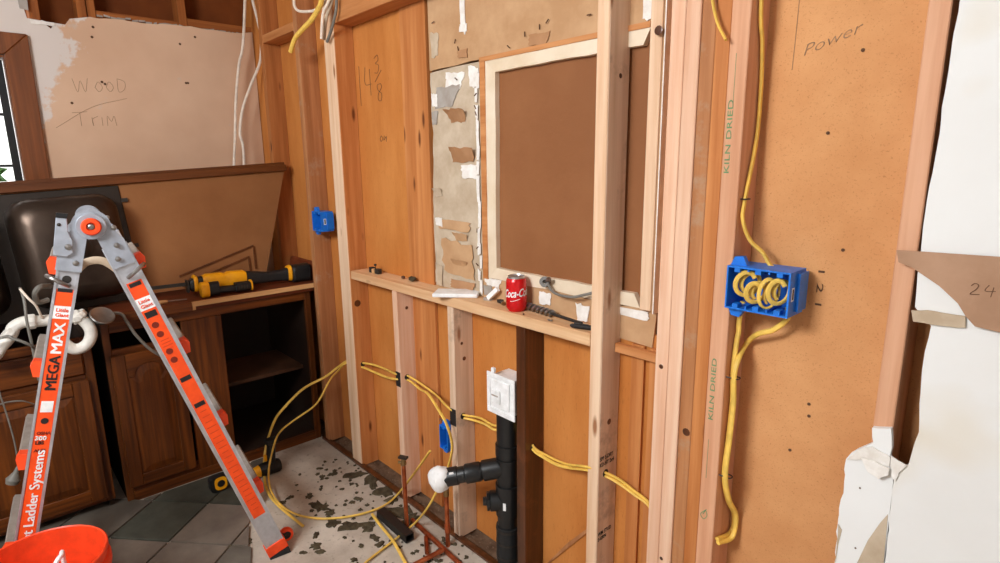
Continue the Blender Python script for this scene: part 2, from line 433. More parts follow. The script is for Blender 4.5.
# ================================================================ STUD WALL (right)
PY = 0.089
wall = struct(obj('wall_right', bx((-3.5, PY, 0.0), (-1.768, PY + 0.012, 2.44)), 'orange_panel', loc=(-1.8, PY, 0), label='open stud wall with orange fibreboard between the studs'))
obj('panel', bx((-1.766, PY, 0.0), (-0.60, PY + 0.012, 0.965)), 'orange_panel', wall, label='orange fibreboard panel below the sill')
obj('panel', bx((-0.598, PY, 0.0), (0.9, PY + 0.012, 2.44)), 'particle_board', wall, label='tan particle board panel with pencil marks')
obj('panel_strip', bx((-1.93, PY - 0.012, 0.0), (-1.768, PY - 0.0004, 2.44)), 'old_orange', wall, label='orange board beside the peeling drywall')
obj('light_stop_board', bx((-3.6, 0.1085, 0.0), (0.9, 0.1185, 2.444)), 'soffit_panel', wall, label='dark sheathing behind the stud bays')  # board added to stop outside light leaking through the panel gaps
# studs
def stud(x0, x1, z0, z1, mat, label, y0=0.0, y1=PY - 0.0006, lean=0.0, name='stud'):
    bm = bx((x0, y0, z0), (x1, y1, z1))
    for v in bm.verts: v.co.x += lean * (v.co.z - z0)
    return obj(name, bm, mat, wall, label=label, bev=0.0018)
stud(-3.090, -3.050, 0.0, 2.3, 'left_stud', 'brown old stud in the corner by the drywall')
stud(-2.680, -2.640, 0.0, 2.3, 'old_brown', 'rough old stud with scraped pale edge')
st_post = stud(-2.390, -2.305, 0.0, 2.44, 'new_pine', 'doubled post with pale pine edge left of the sill')
# the flank of that post is the old orange wood
obj('post_flank', bx((-2.3046, 0.004, 0.0), (-2.300, PY - 0.002, 2.2)), 'old_orange', wall, label='orange old wood flank of the post')
stud(-1.954, -1.920, 0.0, 0.9190, 'pink_pine', 'short pale stud under the sill, nearest the post')
stud(-1.589, -1.554, 0.0, 0.9190, 'new_pine_grey', 'short greyish knotty stud behind the black drain arm')
stud(-1.236, -1.197, 0.0, 0.9190, 'dark_post', 'dark stained old stud beside the drain stack')
s600 = stud(-0.942, -0.905, 0.0, 2.44, 'new_pine', 'new pale pine stud crossing the boarded opening')
obj('stud_flank', bx((-0.9048, 0.003, 0.0), (-0.9036, PY - 0.003, 2.43)), 'new_pine_grey', wall, label='greyish grained side of the new stud')
stud(-0.737, -0.702, 0.0, 2.44, 'pink_pine', 'pale pink stud, left of a doubled pair')
stud(-0.7012, -0.666, 0.0, 2.44, 'pink_pine', 'pale pink stud, right of a doubled pair')
stud(-0.6655, -0.6325, 0.0, 2.44, 'old_brown', 'brown weathered stud with a knot', y0=0.004)
stud(-0.632, -0.5985, 0.0, 2.44, 'old_orange', 'orange brown old stud', y0=0.003)
kiln = stud(-0.598, -0.558, 0.0, 2.44, 'kiln_wood', 'pinkish stud stamped in green letters beside the big blue box')
rst = stud(-0.263, -0.231, 0.0, 2.44, 'kiln_wood', 'pinkish stud at the edge of the white drywall')
# header and blocking at the top
obj('header', bx((-2.299, 0.0, 1.984), (-0.943, PY - 0.001, 2.12)), 'header_wood', wall, bev=0.002, label='pale header beam across the top of the bay')
obj('blocking', bx((-3.049, 0.0, 2.02), (-2.681, PY - 0.001, 2.058)), 'header_wood', wall, bev=0.002, label='short wooden block between the corner studs')
# sill
obj('sill_plate', bx((-2.285, -0.002, 0.920), (-0.9425, PY - 0.0004, 0.957)), 'sill_pine', wall, bev=0.002, label='pale pine sill plate with odds and ends on it')
# window-height opening: torn drywall, casing and hardboard
def ypoly(pts, y): return [Vector((p[0], y, p[1])) for p in pts]
dwl = jag(ypoly([(-1.765, 0.958), (-1.49, 0.958), (-1.485, 1.25), (-1.478, 1.50), (-1.480, 1.742), (-1.62, 1.742), (-1.757, 1.738), (-1.755, 1.50), (-1.765, 1.25)], PY - 0.004), 0.035, 0.005, 3, keep=(0, 4, 5))
obj('drywall_sheet', prism(dwl, (0, 0.012, 0)), 'old_paper', wall, label='strip of peeling drywall left of the boarded opening')
dwt = jag(ypoly([(-1.757, 1.744), (-1.62, 1.744), (-1.48, 1.748), (-0.79, 1.742), (-0.79, 2.44), (-1.757, 2.44)], PY - 0.006), 0.05, 0.003, 5, keep=(3, 4, 5))
obj('drywall_sheet', prism(dwt, (0, 0.012, 0)), 'kraft', wall, label='brown backed drywall above the boarded opening')
dwb = jag(ypoly([(-1.489, 0.958), (-0.80, 0.930), (-0.79, 1.035), (-1.0, 1.028), (-1.25, 1.036), (-1.487, 1.03)], PY - 0.005), 0.04, 0.004, 7, keep=(0, 1, 5))
obj('drywall_sheet', prism(dwb, (0, 0.010, 0)), 'kraft', wall, label='torn drywall strip between the sill and the opening')
# patches of torn paper and bare gypsum
def patch(cx, cz, w_, h_, mat, seed, y=PY - 0.0065, t=0.0016, parent=wall, curl=0.0, name='torn_paper'):
    """ragged scrap: a skewed rectangle with torn edges"""
    rn = random.Random(seed); pts = []; sk = rn.uniform(-0.25, 0.25)
    cor = [(-0.5 + rn.uniform(0, .22), -0.5 + rn.uniform(0, .25)), (0.5 - rn.uniform(0, .25), -0.5 + rn.uniform(0, .2)), (0.5 - rn.uniform(0, .1), 0.5 - rn.uniform(0, .3)), (-0.5 + rn.uniform(0, .15), 0.5 - rn.uniform(0, .2))]
    for i in range(4):
        (ax_, az_), (bx_, bz_) = cor[i], cor[(i + 1) % 4]
        for j in range(6):
            f = j / 6; am = 0.05 if j else 0.0
            pts.append(Vector((cx + (ax_ + (bx_ - ax_) * f + rn.uniform(-am, am) + sk * (az_ + (bz_ - az_) * f) * 0.4) * w_, y, cz + (az_ + (bz_ - az_) * f + rn.uniform(-am, am)) * h_)))
    bm = prism(pts, (0, t, 0))
    if curl:
        for v in bm.verts:
            k_ = max(0.0, (v.co.z - (cz - h_ / 2)) / h_); v.co.y -= curl * k_ * k_
    return obj(name, bm, mat, parent)
for q, (a, cz, w_, h_, mt) in enumerate([
    (-1.62, 1.70, 0.13, 0.075, 'gypsum'), (-1.515, 1.70, 0.06, 0.09, 'gypsum'), (-1.66, 1.655, 0.14, 0.09, 'grey_paper'), (-1.735, 1.64, 0.04, 0.06, 'gypsum'), (-1.735, 1.58, 0.045, 0.05, 'grey_paper'),
    (-1.55, 1.385, 0.11, 0.06, 'gypsum'), (-1.63, 1.20, 0.20, 0.045, 'kraft'), (-1.73, 1.205, 0.05, 0.04, 'gypsum'), (-1.62, 1.08, 0.19, 0.15, 'kraft'), (-1.74, 1.0, 0.05, 0.10, 'old_paper'), (-1.60, 0.985, 0.16, 0.04, 'kraft_dark')]):
    patch(a, cz, w_, h_, mt, q + 20, y=PY - 0.0065 - 0.0004 * q)
patch(-1.60, 1.585, 0.11, 0.06, 'kraft_dark', 51, curl=0.045); patch(-1.57, 1.45, 0.13, 0.085, 'kraft_dark', 52, curl=0.04); patch(-1.60, 1.16, 0.10, 0.045, 'kraft', 53, curl=0.02); patch(-1.61, 1.06, 0.10, 0.04, 'kraft', 54, curl=0.018)
patch(-1.728, 1.315, 0.06, 0.04, 'old_paper', 55, curl=0.014)
for q, (a, cz, w_, h_, mt) in enumerate([(-1.722, 1.835, 0.055, 0.11, 'old_paper'), (-1.562, 1.90, 0.03, 0.15, 'gypsum'), (-1.56, 1.855, 0.045, 0.03, 'gypsum'), (-1.565, 1.775, 0.06, 0.03, 'kraft_dark'), (-1.215, 1.772, 0.11, 0.04, 'kraft_dark'), (-0.845, 1.79, 0.045, 0.10, 'gypsum'), (-0.84, 1.87, 0.04, 0.08, 'gypsum')]):
    patch(a, cz, w_, h_, mt, q + 60, y=PY - 0.0085 - 0.0004 * q)
for q, (a, cz, w_, h_, mt) in enumerate([(-1.43, 1.016, 0.10, 0.035, 'gypsum'), (-1.19, 1.00, 0.055, 0.055, 'gypsum'), (-1.035, 0.985, 0.06, 0.075, 'gypsum'), (-0.865, 1.015, 0.12, 0.026, 'gypsum'), (-1.46, 0.985, 0.05, 0.04, 'grey_paper')]):
    patch(a, cz, w_, h_, mt, q + 80, y=PY - 0.0075 - 0.0004 * q)
# torn white edge running down beside the casing, dark nail tears
for q in range(16):
    z = 0.99 + q * 0.046
    patch(-1.494 + random.Random(q).uniform(-.006, .006), z, 0.017, 0.06, 'gypsum', q + 120, y=PY - 0.0112 - 0.0003 * (q % 2))
rn = random.Random(21)
for q, (a, cz) in enumerate([(-1.50, 1.64), (-1.502, 1.60), (-1.50, 1.58), (-1.505, 1.19), (-1.505, 1.13), (-1.508, 1.07), (-1.60, 1.70), (-1.27, 1.79), (-1.21, 1.80), (-1.18, 1.81), (-1.03, 1.80), (-1.60, 1.82), (-1.585, 1.795), (-1.72, 1.90), (-1.34, 1.765)]):
    bm = new_bm(); ang = rn.uniform(0, PI)
    obox(bm, (a, PY - 0.0125, cz), (0.007 * math.cos(ang), 0, 0.007 * math.sin(ang)), (0, 0.0012, 0), (-0.0014 * math.sin(ang), 0, 0.0014 * math.cos(ang)))
    obj('nail_tear', bm, 'stamp_brown', wall)
# casing of the opening
obj('casing', bx((-1.478, PY - 0.012, 1.026), (-1.452, PY + 0.004, 1.738)), 'header_wood', wall, label='bare wooden edge strip of the opening')
obj('casing', prism(jag(ypoly([(-1.451, 1.03), (-1.4095, 1.07), (-1.4045, 1.70), (-1.451, 1.738)], PY - 0.010), 0.06, 0.0015, 9, keep=(0, 2)), (0, 0.018, 0)), 'casing_cream', wall, label='cream painted casing on the left of the opening')
obj('casing', prism(jag(ypoly([(-1.451, 1.738), (-1.4045, 1.70), (-0.86, 1.70), (-0.84, 1.738)], PY - 0.010), 0.06, 0.002, 10, keep=(0, 2)), (0, 0.018, 0)), 'casing_cream', wall, label='cream painted casing over the opening')
obj('casing', prism(ypoly([(-1.478, 1.738), (-0.84, 1.738), (-0.84, 1.752), (-1.478, 1.752)], PY - 0.013), (0, 0.017, 0)), 'header_wood', wall, label='bare wooden strip over the cream casing')
obj('casing', prism(jag(ypoly([(-1.4505, 1.03), (-0.84, 1.033), (-0.86, 1.07), (-1.409, 1.07)], PY - 0.010), 0.05, 0.002, 11, keep=(1, 3)), (0, 0.018, 0)), 'casing_cream', wall, label='cream painted casing under the opening')
obj('brown_hardboard', bx((-1.495, PY + 0.009, 1.00), (-0.80, PY + 0.016, 1.745)), 'brown_board', wall, label='plain brown hardboard closing the opening')
obj('jamb_stud', bx(((-0.8304, 0.0620, 1.3222)[0], 0.062, 1.035), ((-0.7969, 0.0620, 1.3235)[0], PY + 0.006, 2.44)), 'new_pine', wall, bev=0.0015, label='pale pine jamb right of the brown hardboard')
obj('jamb_stud', bx(((-0.7969, 0.0620, 1.3235)[0] + 0.0004, 0.064, 1.03), (-0.790, PY + 0.006, 2.44)), 'kraft_wood', wall, bev=0.0015, label='tan side board behind the pale jamb')
obj('jamb_strip', bx((-0.7895, 0.060, 1.03), (-0.7865, PY, 2.44)), 'gypsum', wall, label='thin white plaster line beside the pink studs')
obj('sill_plate', bx((-0.9030, 0.058, 0.900), (-0.7375, PY - 0.0145, 0.926)), 'header_wood', wall, bev=0.002, label='short orange sill piece right of the new stud')
obj('panel', bx((-0.786, PY, 0.966), (-0.60, PY + 0.012, 2.44)), 'orange_panel', wall)
obj('panel_strip', bx((-0.86, PY - 0.010, 0.0), (-0.82, PY - 0.0004, 0.93)), 'old_orange', wall)
obj('panel_strip', bx((-0.80, PY - 0.014, 0.0), (-0.738, PY - 0.0004, 0.93)), 'old_orange', wall)
# diagonal crack in the lower panel
bm = new_bm(); a, b_ = Vector((-1.1729, 0.0870, 0.0580)), Vector((-0.9990, 0.0870, 0.2757))
prism([a, b_, b_ + Vector((0, 0, 0.014)), a.lerp(b_, 0.5) + Vector((0, 0, 0.020)), a + Vector((0, 0, 0.006))], (0, -0.004, 0), bm)
obj('split', bm, 'old_brown', wall)
# white drywall on the right
DY = -0.0135
dr = [(-0.214, DY, 2.44), (-0.2192, -0.0135, 1.6609), (-0.2211, -0.0135, 1.5723), (-0.2216, -0.0135, 1.4781), (-0.2256, -0.0135, 1.3498), (-0.2249, -0.0135, 1.2837), (-0.2241, -0.0135, 1.2212), (-0.2213, -0.0135, 1.1646), (-0.1950, -0.0135, 1.1355), (-0.1982, -0.0135, 1.0896), (-0.1985, -0.0135, 1.0545), (-0.1959, -0.0135, 1.0123), (-0.1898, -0.0135, 0.9399), (-0.1978, -0.0135, 0.8720), (-0.2080, -0.0135, 0.8598), (-0.2159, -0.0135, 0.8321), (-0.2123, -0.0135, 0.6606), (-0.213, DY, 0.0), (0.9, DY, 0.0), (0.9, DY, 2.44)]
obj('drywall_sheet', prism(jag([Vector(p) for p in dr], 0.022, 0.0016, 13, keep=(0, 16, 17, 18, 19)), (0, 0.0127, 0)), 'white_drywall', wall, label='white painted drywall sheet at the right edge')
dr2 = [(-0.2171, -0.0135, 0.8316), (-0.2213, -0.0135, 0.8523), (-0.2272, -0.0135, 0.8844), (-0.2315, -0.0135, 0.9309), (-0.2611, -0.0135, 0.9224), (-0.2556, -0.0135, 0.8938), (-0.2807, -0.0135, 0.8698), (-0.2971, -0.0135, 0.8442), (-0.2943, -0.0135, 0.7719), (-0.2988, -0.0135, 0.7366), (-0.2976, -0.0135, 0.6969), (-0.2949, -0.0135, 0.6138), (-0.30, DY, 0.0), (-0.2145, DY, 0.0), (-0.2136, -0.0135, 0.6599)]
obj('drywall_sheet', prism(jag([Vector(p) for p in dr2], 0.012, 0.0022, 15, keep=(12, 13, 14)), (0, 0.0127, 0)), 'white_drywall', wall, label='torn lower drywall remnant with ragged left edge')
for q_, pl_ in enumerate(([(-0.2952, -0.0145, 0.8454), (-0.2788, -0.0145, 0.8709), (-0.2571, -0.0145, 0.8875), (-0.2271, -0.0145, 0.8787), (-0.2250, -0.0145, 0.8593), (-0.2506, -0.0145, 0.8570), (-0.2737, -0.0145, 0.8540)],
                          [(-0.2696, -0.0190, 0.8595), (-0.2467, -0.0190, 0.8624), (-0.2237, -0.0190, 0.8575), (-0.2239, -0.0190, 0.8452), (-0.2371, -0.0190, 0.8334), (-0.2559, -0.0190, 0.8400)],
                          [(-0.2257, -0.0150, 0.8815), (-0.2141, -0.0150, 0.8760), (-0.1998, -0.0150, 0.8718), (-0.2101, -0.0150, 0.8535), (-0.2126, -0.0150, 0.8341), (-0.2197, -0.0150, 0.8413)])):
    bm = prism(jag([Vector(p) for p in pl_], 0.006, 0.0012, 16 + q_), (0, -0.0035, 0))
    z_top = max(v.co.z for v in bm.verts)
    for v in bm.verts: v.co.y -= 0.25 * (z_top - v.co.z) * (q_ == 1)
    obj('torn_paper', bm, 'gypsum', wall, label='crumpled flap of torn drywall paper' if q_ == 1 else None)
obj('torn_paper', prism(jag([Vector(p) for p in ((-0.2178, -0.0140, 0.7629), (-0.2138, -0.0140, 0.6600), (-0.216, -0.0140, 0.3), (-0.250, -0.0140, 0.3), (-0.2565, -0.0140, 0.6358), (-0.2435, -0.0140, 0.6940), (-0.2282, -0.0140, 0.7387))], 0.03, 0.0016, 17, keep=(0, 1, 2)), (0, -0.0012, 0)), 'old_paper', wall, label='strip of beige paper where the drywall face tore')
obj('torn_paper', prism(jag([Vector(p) for p in ((-0.2962, -0.0140, 0.7024), (-0.2889, -0.0140, 0.6926), (-0.2926, -0.0140, 0.6567), (-0.2931, -0.0140, 0.6151))], 0.02, 0.001, 18), (0, -0.0012, 0)), 'old_paper', wall)
for p in ((-0.2677, -0.0140, 0.7949), (-0.2622, -0.0140, 0.6663)): obj('nail_hole', lathe([(0.0018, 0), (0.0018, 0.0008), (0, 0.0008)], p, (0, -1, 0), 8), 'stamp_brown', wall)
# folded brown flap with the number on it
fl = [(-0.2581, -0.0160, 1.2616), (-0.2106, -0.0170, 1.2632), (-0.1153, -0.0200, 1.2658), (0.02, -0.02, 1.272), (0.02, -0.02, 1.128), (-0.0998, -0.0200, 1.1450), (-0.1364, -0.0200, 1.1490), (-0.1498, -0.0200, 1.1633), (-0.1628, -0.0190, 1.1830), (-0.1902, -0.0180, 1.2075), (-0.2330, -0.0160, 1.2344), (-0.2528, -0.0160, 1.2409)]
flap = obj('torn_flap', prism(fl, (0, -0.003, 0)), 'flap_brown', wall, label='brown torn board flap with a pencilled number')
lg = jag([Vector(p) for p in ((-0.2249, -0.0138, 1.1586), (-0.1926, -0.0138, 1.1628), (-0.1506, -0.0138, 1.1620), (-0.1483, -0.0138, 1.1435), (-0.1829, -0.0138, 1.1399), (-0.2198, -0.0138, 1.1396))], 0.01, 0.0012, 19)
obj('gypsum_ledge', prism(lg, (0, -0.006, 0)), 'old_paper', wall, label='chalky broken drywall edge under the flap')

# writing on the wall
X1, Z1 = (1, 0, 0), (0, 0, 1)
w24 = Vector((-0.1488, -0.0232, 1.2013))
strokes('pencil_number', [[(0, 0.014), (0.004, 0.018), (0.009, 0.016), (0.007, 0.009), (0.0, 0.0), (0.012, 0.001)], [(0.022, 0.018), (0.018, 0.008), (0.031, 0.009)], [(0.028, 0.015), (0.026, -0.001)]], w24, X1, Z1, 0.0006, 'stamp_brown', flap, 'pencilled number 24')
# 14 3/8
n1 = Vector((-2.2675, 0.0882, 1.6628))
strokes('pencil_number', [[(0, 0.16), (0.002, 0.0)], [(0.05, 0.15), (0.045, 0.085), (0.095, 0.08)], [(0.085, 0.14), (0.088, 0.035)],
    [(0.125, 0.175), (0.15, 0.185), (0.155, 0.165), (0.135, 0.155), (0.158, 0.145), (0.148, 0.118), (0.125, 0.12)], [(0.125, 0.085), (0.175, 0.125)],
    [(0.165, 0.075), (0.14, 0.07), (0.145, 0.05), (0.17, 0.035), (0.165, 0.01), (0.145, 0.012), (0.145, 0.035), (0.172, 0.06), (0.165, 0.075)]], n1, X1, Z1, 0.0011, 'stamp_brown', wall, 'handwritten measurement 14 3/8')
strokes('pencil_number', [[(0, 0), (0.012, 0.012), (0.02, 0.0), (0.008, -0.01), (0, 0)], [(0.035, 0.012), (0.03, -0.006), (0.05, 0.008), (0.048, -0.012)]], (-2.1280, 0.0882, 1.5209), X1, Z1, 0.0012, 'stamp_brown', wall)
# power, pencilled on the particle board
text('pencil_word', 'Power', 0.030, (-0.4863, 0.0884, 1.6231), (1, 0, 0.30), (-0.2, 0, 1), 'pencil_line', wall, -0.0006, shear=0.35, sx=1.35, label='pencilled word on the particle board')
strokes('pencil_line_mark', [[(0, 0), (0.002, 0.10), (0.003, 0.25)]], (-0.5037, 0.0884, 1.6001), X1, Z1, 0.0006, 'pencil_line', wall)
text('pencil_word', '1 2 1', 0.018, (-0.4142, 0.0884, 1.2000), (0.0, 0, -1), (1, 0, 0.0), 'stamp_brown', wall, 0.0, fit=0.075)
for px_ in ((-0.3768, 0.0880, 1.6210), (-0.4230, 0.0880, 1.4704), (-0.4053, 0.0880, 0.8936), (-0.4027, 0.0880, 0.8662), (-0.3726, 0.0880, 1.2382), (-0.4345, 0.0880, 0.7725)):
    obj('nail_hole', lathe([(0.0, 0), (0.0035, 0.0), (0.0035, 0.0012), (0, 0.0012)], px_, (0, -1, 0), 10), 'stamp_brown', wall)
# green kiln stamps
text('stamp', 'KILN DRIED', 0.016, (-0.5810, -0.0004, 1.3903), (0.0, 0, 1), (-1, 0, 0), 'print_green', wall, 0.0, fit=0.150, label='green kiln dried stamp, upper')
text('stamp', 'KILN DRIED', 0.016, (-0.5785, -0.0004, 0.8234), (0.0, 0, 1), (-1, 0, 0), 'print_green', wall, 0.0, fit=0.150, label='green kiln dried stamp, lower')
strokes('stamp', [[(0, 0), (0, 0.10)]], (-0.5819, -0.0002, 1.5338), X1, Z1, 0.0005, 'print_green', wall)
strokes('stamp', [[(0, 0), (0, 0.10)]], (-0.5849, -0.0002, 0.6741), X1, Z1, 0.0005, 'print_green', wall)
strokes('stamp', [[(0, 0), (0.006, 0.012), (0.01, 0.0), (0.002, -0.012), (-0.006, -0.002), (0.008, 0.016)]], (-0.5862, -0.0002, 0.5772), X1, Z1, 0.0009, 'print_green', wall)
# black grade stamps on the flank of the new stud
SX = -0.9032
for (zz, tx) in ((0.585, 'SPF S-DRY'), (0.566, 'KD-HT 2x4'), (0.345, 'WM STUD'), (0.328, 'S-GRN')):
    text('stamp', tx, 0.017, (SX, 0.006, zz), (0, 1, 0.0), Z1, 'print_black', wall, 0.0003, sx=0.8)
# grade stamp on the brown-backed drywall
text('stamp', 'GYPSUM', 0.022, (-1.17, PY - 0.0066, 1.868), X1, Z1, 'stamp_brown', wall, 0.0002, shear=0.2)
# knots and bolt holes on studs
for p, r, ax in (((-0.9036 - 0.0003, 0.045, 0.695), 0.010, (1, 0, 0)), ((-1.5536, 0.045, 0.72), 0.008, (1, 0, 0)), ((-1.9196, 0.045, 0.845), 0.007, (1, 0, 0)), ((-1.5536, 0.035, 0.78), 0.006, (1, 0, 0)), ((-0.9038, 0.05, 1.63), 0.007, (1, 0, 0)),
                 ((-0.645, 0.0038, 0.77), 0.010, (0, -1, 0)), ((-0.72, -0.0002, 0.92), 0.006, (0, -1, 0)), ((-0.692, -0.0002, 0.395), 0.005, (0, -1, 0)), ((-2.2998, 0.030, 0.80), 0.016, (1, 0, 0)), ((-0.8, 0.0498, 1.72), 0.011, (0, -1, 0))):
    obj('knot', lathe([(r, 0), (r * 0.8, 0.0006), (0, 0.0008)], p, ax, 12), 'dark_post', wall)
# nail plates where the cables cross
obj('nail_plate', bx((-1.953, -0.0022, (-1.9584, 0.0000, 0.5125)[2]), (-1.921, -0.0002, (-1.9527, 0.0000, 0.5759)[2])), 'print_black', wall, label='small black nail plate on the pale short stud')
obj('nail_plate', bx((-1.588, -0.0022, (-1.5867, 0.0000, 0.4655)[2]), (-1.555, -0.0002, (-1.5836, 0.0000, 0.5306)[2])), 'print_black', wall, label='small black nail plate on the greyish short stud')
# holes drilled for the cables
for p in ((-2.2998, 0.0379, 0.5068), (-1.9198, 0.0310, 0.5502), (-1.5538, 0.0320, 0.4983), (-1.1968, 0.0370, 0.5075), (-0.9034, 0.0343, 0.5389)):
    obj('cable_hole', lathe([(0.012, 0), (0.012, 0.0006), (0, 0.0006)], p, (1, 0, 0), 14), 'print_black', wall)

# ================================================================ REST OF THE ROOM (behind and beside the camera)
struct(obj('wall_back', bx((-3.6, -3.22, 0.0), (1.0, -3.2, 2.46)), 'room_paint', label='plain painted wall behind the viewer'))
struct(obj('wall_side', bx((0.9, -3.2, 0.0), (0.92, 0.1, 2.46)), 'room_paint', label='plain painted wall far to the right'))
struct(obj('ceiling', bx((-3.6, -3.2, 2.445), (0.92, 0.12, 2.465)), 'room_paint', label='plain painted ceiling'))
# ================================================================ LEFT WALL
LX = -3.4
def xpoly(pts, x): return [Vector((x, p[0], p[1])) for p in pts]
YW = (-1.75, -0.995); ZW = (1.22, 1.905)     # window opening
pts = [(0.085, 0.0), (0.085, 2.14), (0.02, 2.127), (-0.2, 2.125), (-0.50, 2.112), (-0.66, 2.108), (-0.74, 2.088), (-0.76, 2.060), (-0.80, 2.062), (-0.815, 2.035), (-0.85, 2.065), (-0.895, 2.068), (-0.90, 2.10), (-0.885, 2.44), (YW[1] , 2.44), (YW[1], 0.0)]
wl = struct(obj('wall_left', prism(jag(xpoly(pts, LX), 0.03, 0.004, 31, axes=(1, 2), keep=(0, 12, 13, 14, 15)), (-0.013, 0, 0)), 'peeled_wall', loc=(LX, -0.5, 0), label='tan peeled drywall wall with ragged top beside the window'))
obj('drywall_sheet', bx((LX - 0.013, YW[0], ZW[1]), (LX, YW[1] - 0.0005, 2.44)), 'peeled_wall', wl, loc=(LX, -0.5, 0))
obj('drywall_sheet', bx((LX - 0.013, YW[0], 0), (LX, YW[1] - 0.0005, ZW[0])), 'peeled_wall', wl, loc=(LX, -0.5, 0))
obj('drywall_sheet', bx((LX - 0.013, -3.2, 0), (LX, YW[0] - 0.0005, 2.44)), 'peeled_wall', wl, loc=(LX, -0.5, 0))
obj('outer_light_stop', bx((LX - 0.16, -0.93, 0.0), (LX - 0.135, 0.118, 2.444)), 'soffit_panel', wl, label='dark outer sheathing of the left wall')  # added behind the drywall to keep daylight from leaking in
# open soffit above the torn edge
obj('soffit_panel', bx((LX - 0.13, -0.90, 1.9), (LX - 0.12, 0.10, 2.44)), 'soffit_panel', wl, label='dark brown board at the back of the open wall')
for y0, y1, nm in ((-0.885, -0.845, 'stud beside the grey plaster edge'), (-0.705, -0.668, 'left stud of a close pair'), (-0.664, -0.632, 'right stud of a close pair'), (-0.275, -0.238, 'single stud in the open wall')):
    obj('stud', bx((LX - 0.118, y0, 1.9), (LX - 0.016, y1, 2.44)), 'rafter_up', wl, bev=0.002, label='brown old ' + nm)
obj('plate', bx((LX - 0.118, -0.631, 2.06), (LX - 0.020, -0.276, 2.145)), 'rafter', wl, bev=0.002, label='brown plate between the studs over the torn drywall')
obj('plate', bx((LX - 0.118, -0.237, 2.06), (LX - 0.020, 0.09, 2.168)), 'rafter', wl, bev=0.002, label='brown plate over the torn drywall by the corner')
obj('plaster_edge', prism(jag(xpoly([(-0.915, 2.105), (-0.886, 2.10), (-0.884, 2.44), (-0.93, 2.44)], LX + 0.001), 0.03, 0.006, 33, axes=(1, 2)), (0.004, 0, 0)), 'grey_paper', wl, label='grey broken plaster edge above the window')
obj('torn_paper', prism(jag(xpoly([(-0.885, 2.045), (-0.80, 2.045), (-0.80, 2.062), (-0.885, 2.066)], LX + 0.0005), 0.02, 0.004, 35, axes=(1, 2)), (0.004, 0, 0)), 'gypsum', wl)
rn = random.Random(3)
for q in range(24):   # crumbs of gypsum along the torn top
    y = -0.62 + q * 0.029
    bm = new_bm(); obox(bm, (LX - 0.008, y, 2.117 + rn.uniform(0, .008)), (0.005, 0, 0), (0, rn.uniform(0.006, 0.016), rn.uniform(-.003, .003)), (0, 0, 0.004)); obj('gypsum_crumb', bm, 'grey_paper', wl)
strokes('pencil_word', [[(0, 0.06), (0.015, 0.0), (0.03, 0.05), (0.045, 0.0), (0.06, 0.062)], [(0.085, 0.02), (0.10, 0.045), (0.115, 0.02), (0.10, 0.0), (0.085, 0.02)], [(0.13, 0.02), (0.145, 0.045), (0.16, 0.02), (0.145, 0.0), (0.13, 0.02)], [(0.18, 0.06), (0.18, 0.0), (0.205, 0.01), (0.21, 0.045), (0.18, 0.06)]],
        (-3.3993, -0.7665, 1.7650), (0, 1, 0.08), Z1, 0.0009, 'pencil_line', wl, 'faint pencilled word on the tan wall')
strokes('pencil_word', [[(0.0, 0.06), (0.06, 0.065)], [(0.03, 0.062), (0.03, 0.0)], [(0.075, 0.04), (0.078, 0.0), (0.076, 0.03), (0.10, 0.045)], [(0.115, 0.04), (0.115, 0.0)], [(0.135, 0.0), (0.138, 0.045), (0.152, 0.02), (0.166, 0.045), (0.172, 0.0)]],
        (-3.3993, -0.7870, 1.6108), (0, 1, 0.04), Z1, 0.0009, 'pencil_line', wl)
strokes('pencil_line_mark', [[(0, 0), (0.15, 0.10), (0.30, 0.15)]], (-3.3993, -0.8563, 1.5996), (0, 1, 0), Z1, 0.0008, 'pencil_line', wl)
for p in ((-3.3995, -0.6540, 2.0645), (-3.3995, -0.6637, 2.0192), (-3.3995, -0.2881, 2.0338), (-3.3995, -0.2126, 2.0772), (-3.3995, -0.6502, 1.8189), (-3.3995, -0.7807, 1.7149), (-3.3995, -0.2814, 1.8437), (-3.3995, -0.2719, 1.8445), (-3.3995, -0.6392, 1.8107)):
    obj('nail_hole', lathe([(0.006, 0), (0.005, 0.0015), (0, 0.0015)], p, (1, 0, 0), 10), 'stamp_brown', wl)

# window
win = struct(obj('window_1', prism(xpoly([(-0.995, 1.905), (-0.905, 1.996), (-0.912, 1.20), (-1.0, 1.22)], LX + 0.0005), (0.022, 0, 0)), 'window_wood', loc=(LX, -1.0, 1.2), bev=0.003, label='brown wooden window casing, right side'))
obj('casing_top', prism(xpoly([(-0.9955, 1.9055), (-0.9055, 1.9965), (-1.85, 1.9965), (-1.75, 1.9055)], LX + 0.0005), (0.022, 0, 0)), 'window_wood', win, bev=0.003)
obj('casing_side', prism(xpoly([(-1.75, 1.905), (-1.85, 1.996), (-1.85, 1.20), (-1.75, 1.22)], LX + 0.0005), (0.022, 0, 0)), 'window_wood', win, bev=0.003)
obj('stool', bx((LX, -1.87, 1.17), (LX + 0.05, -0.89, 1.199)), 'window_wood', win, bev=0.003)
obj('jamb', bx((LX - 0.10, -1.0, ZW[0]), (LX - 0.0005, -0.9955, ZW[1])), 'window_wood', win)
obj('jamb_lining', bx((LX - 0.10, -1.75, ZW[1] - 0.012), (LX - 0.0005, -1.0005, ZW[1] - 0.001)), 'window_wood', win)
fb = new_bm()
for a_, b_ in (((LX - 0.075, -1.032, 1.22), (LX - 0.050, -1.004, 1.888)), ((LX - 0.075, -1.75, 1.862), (LX - 0.050, -1.0325, 1.888)), ((LX - 0.075, -1.75, 1.22), (LX - 0.050, -1.722, 1.861))): box(fb, a_, b_)
obj('sash', fb, 'black_plastic', win, label='black window sash')
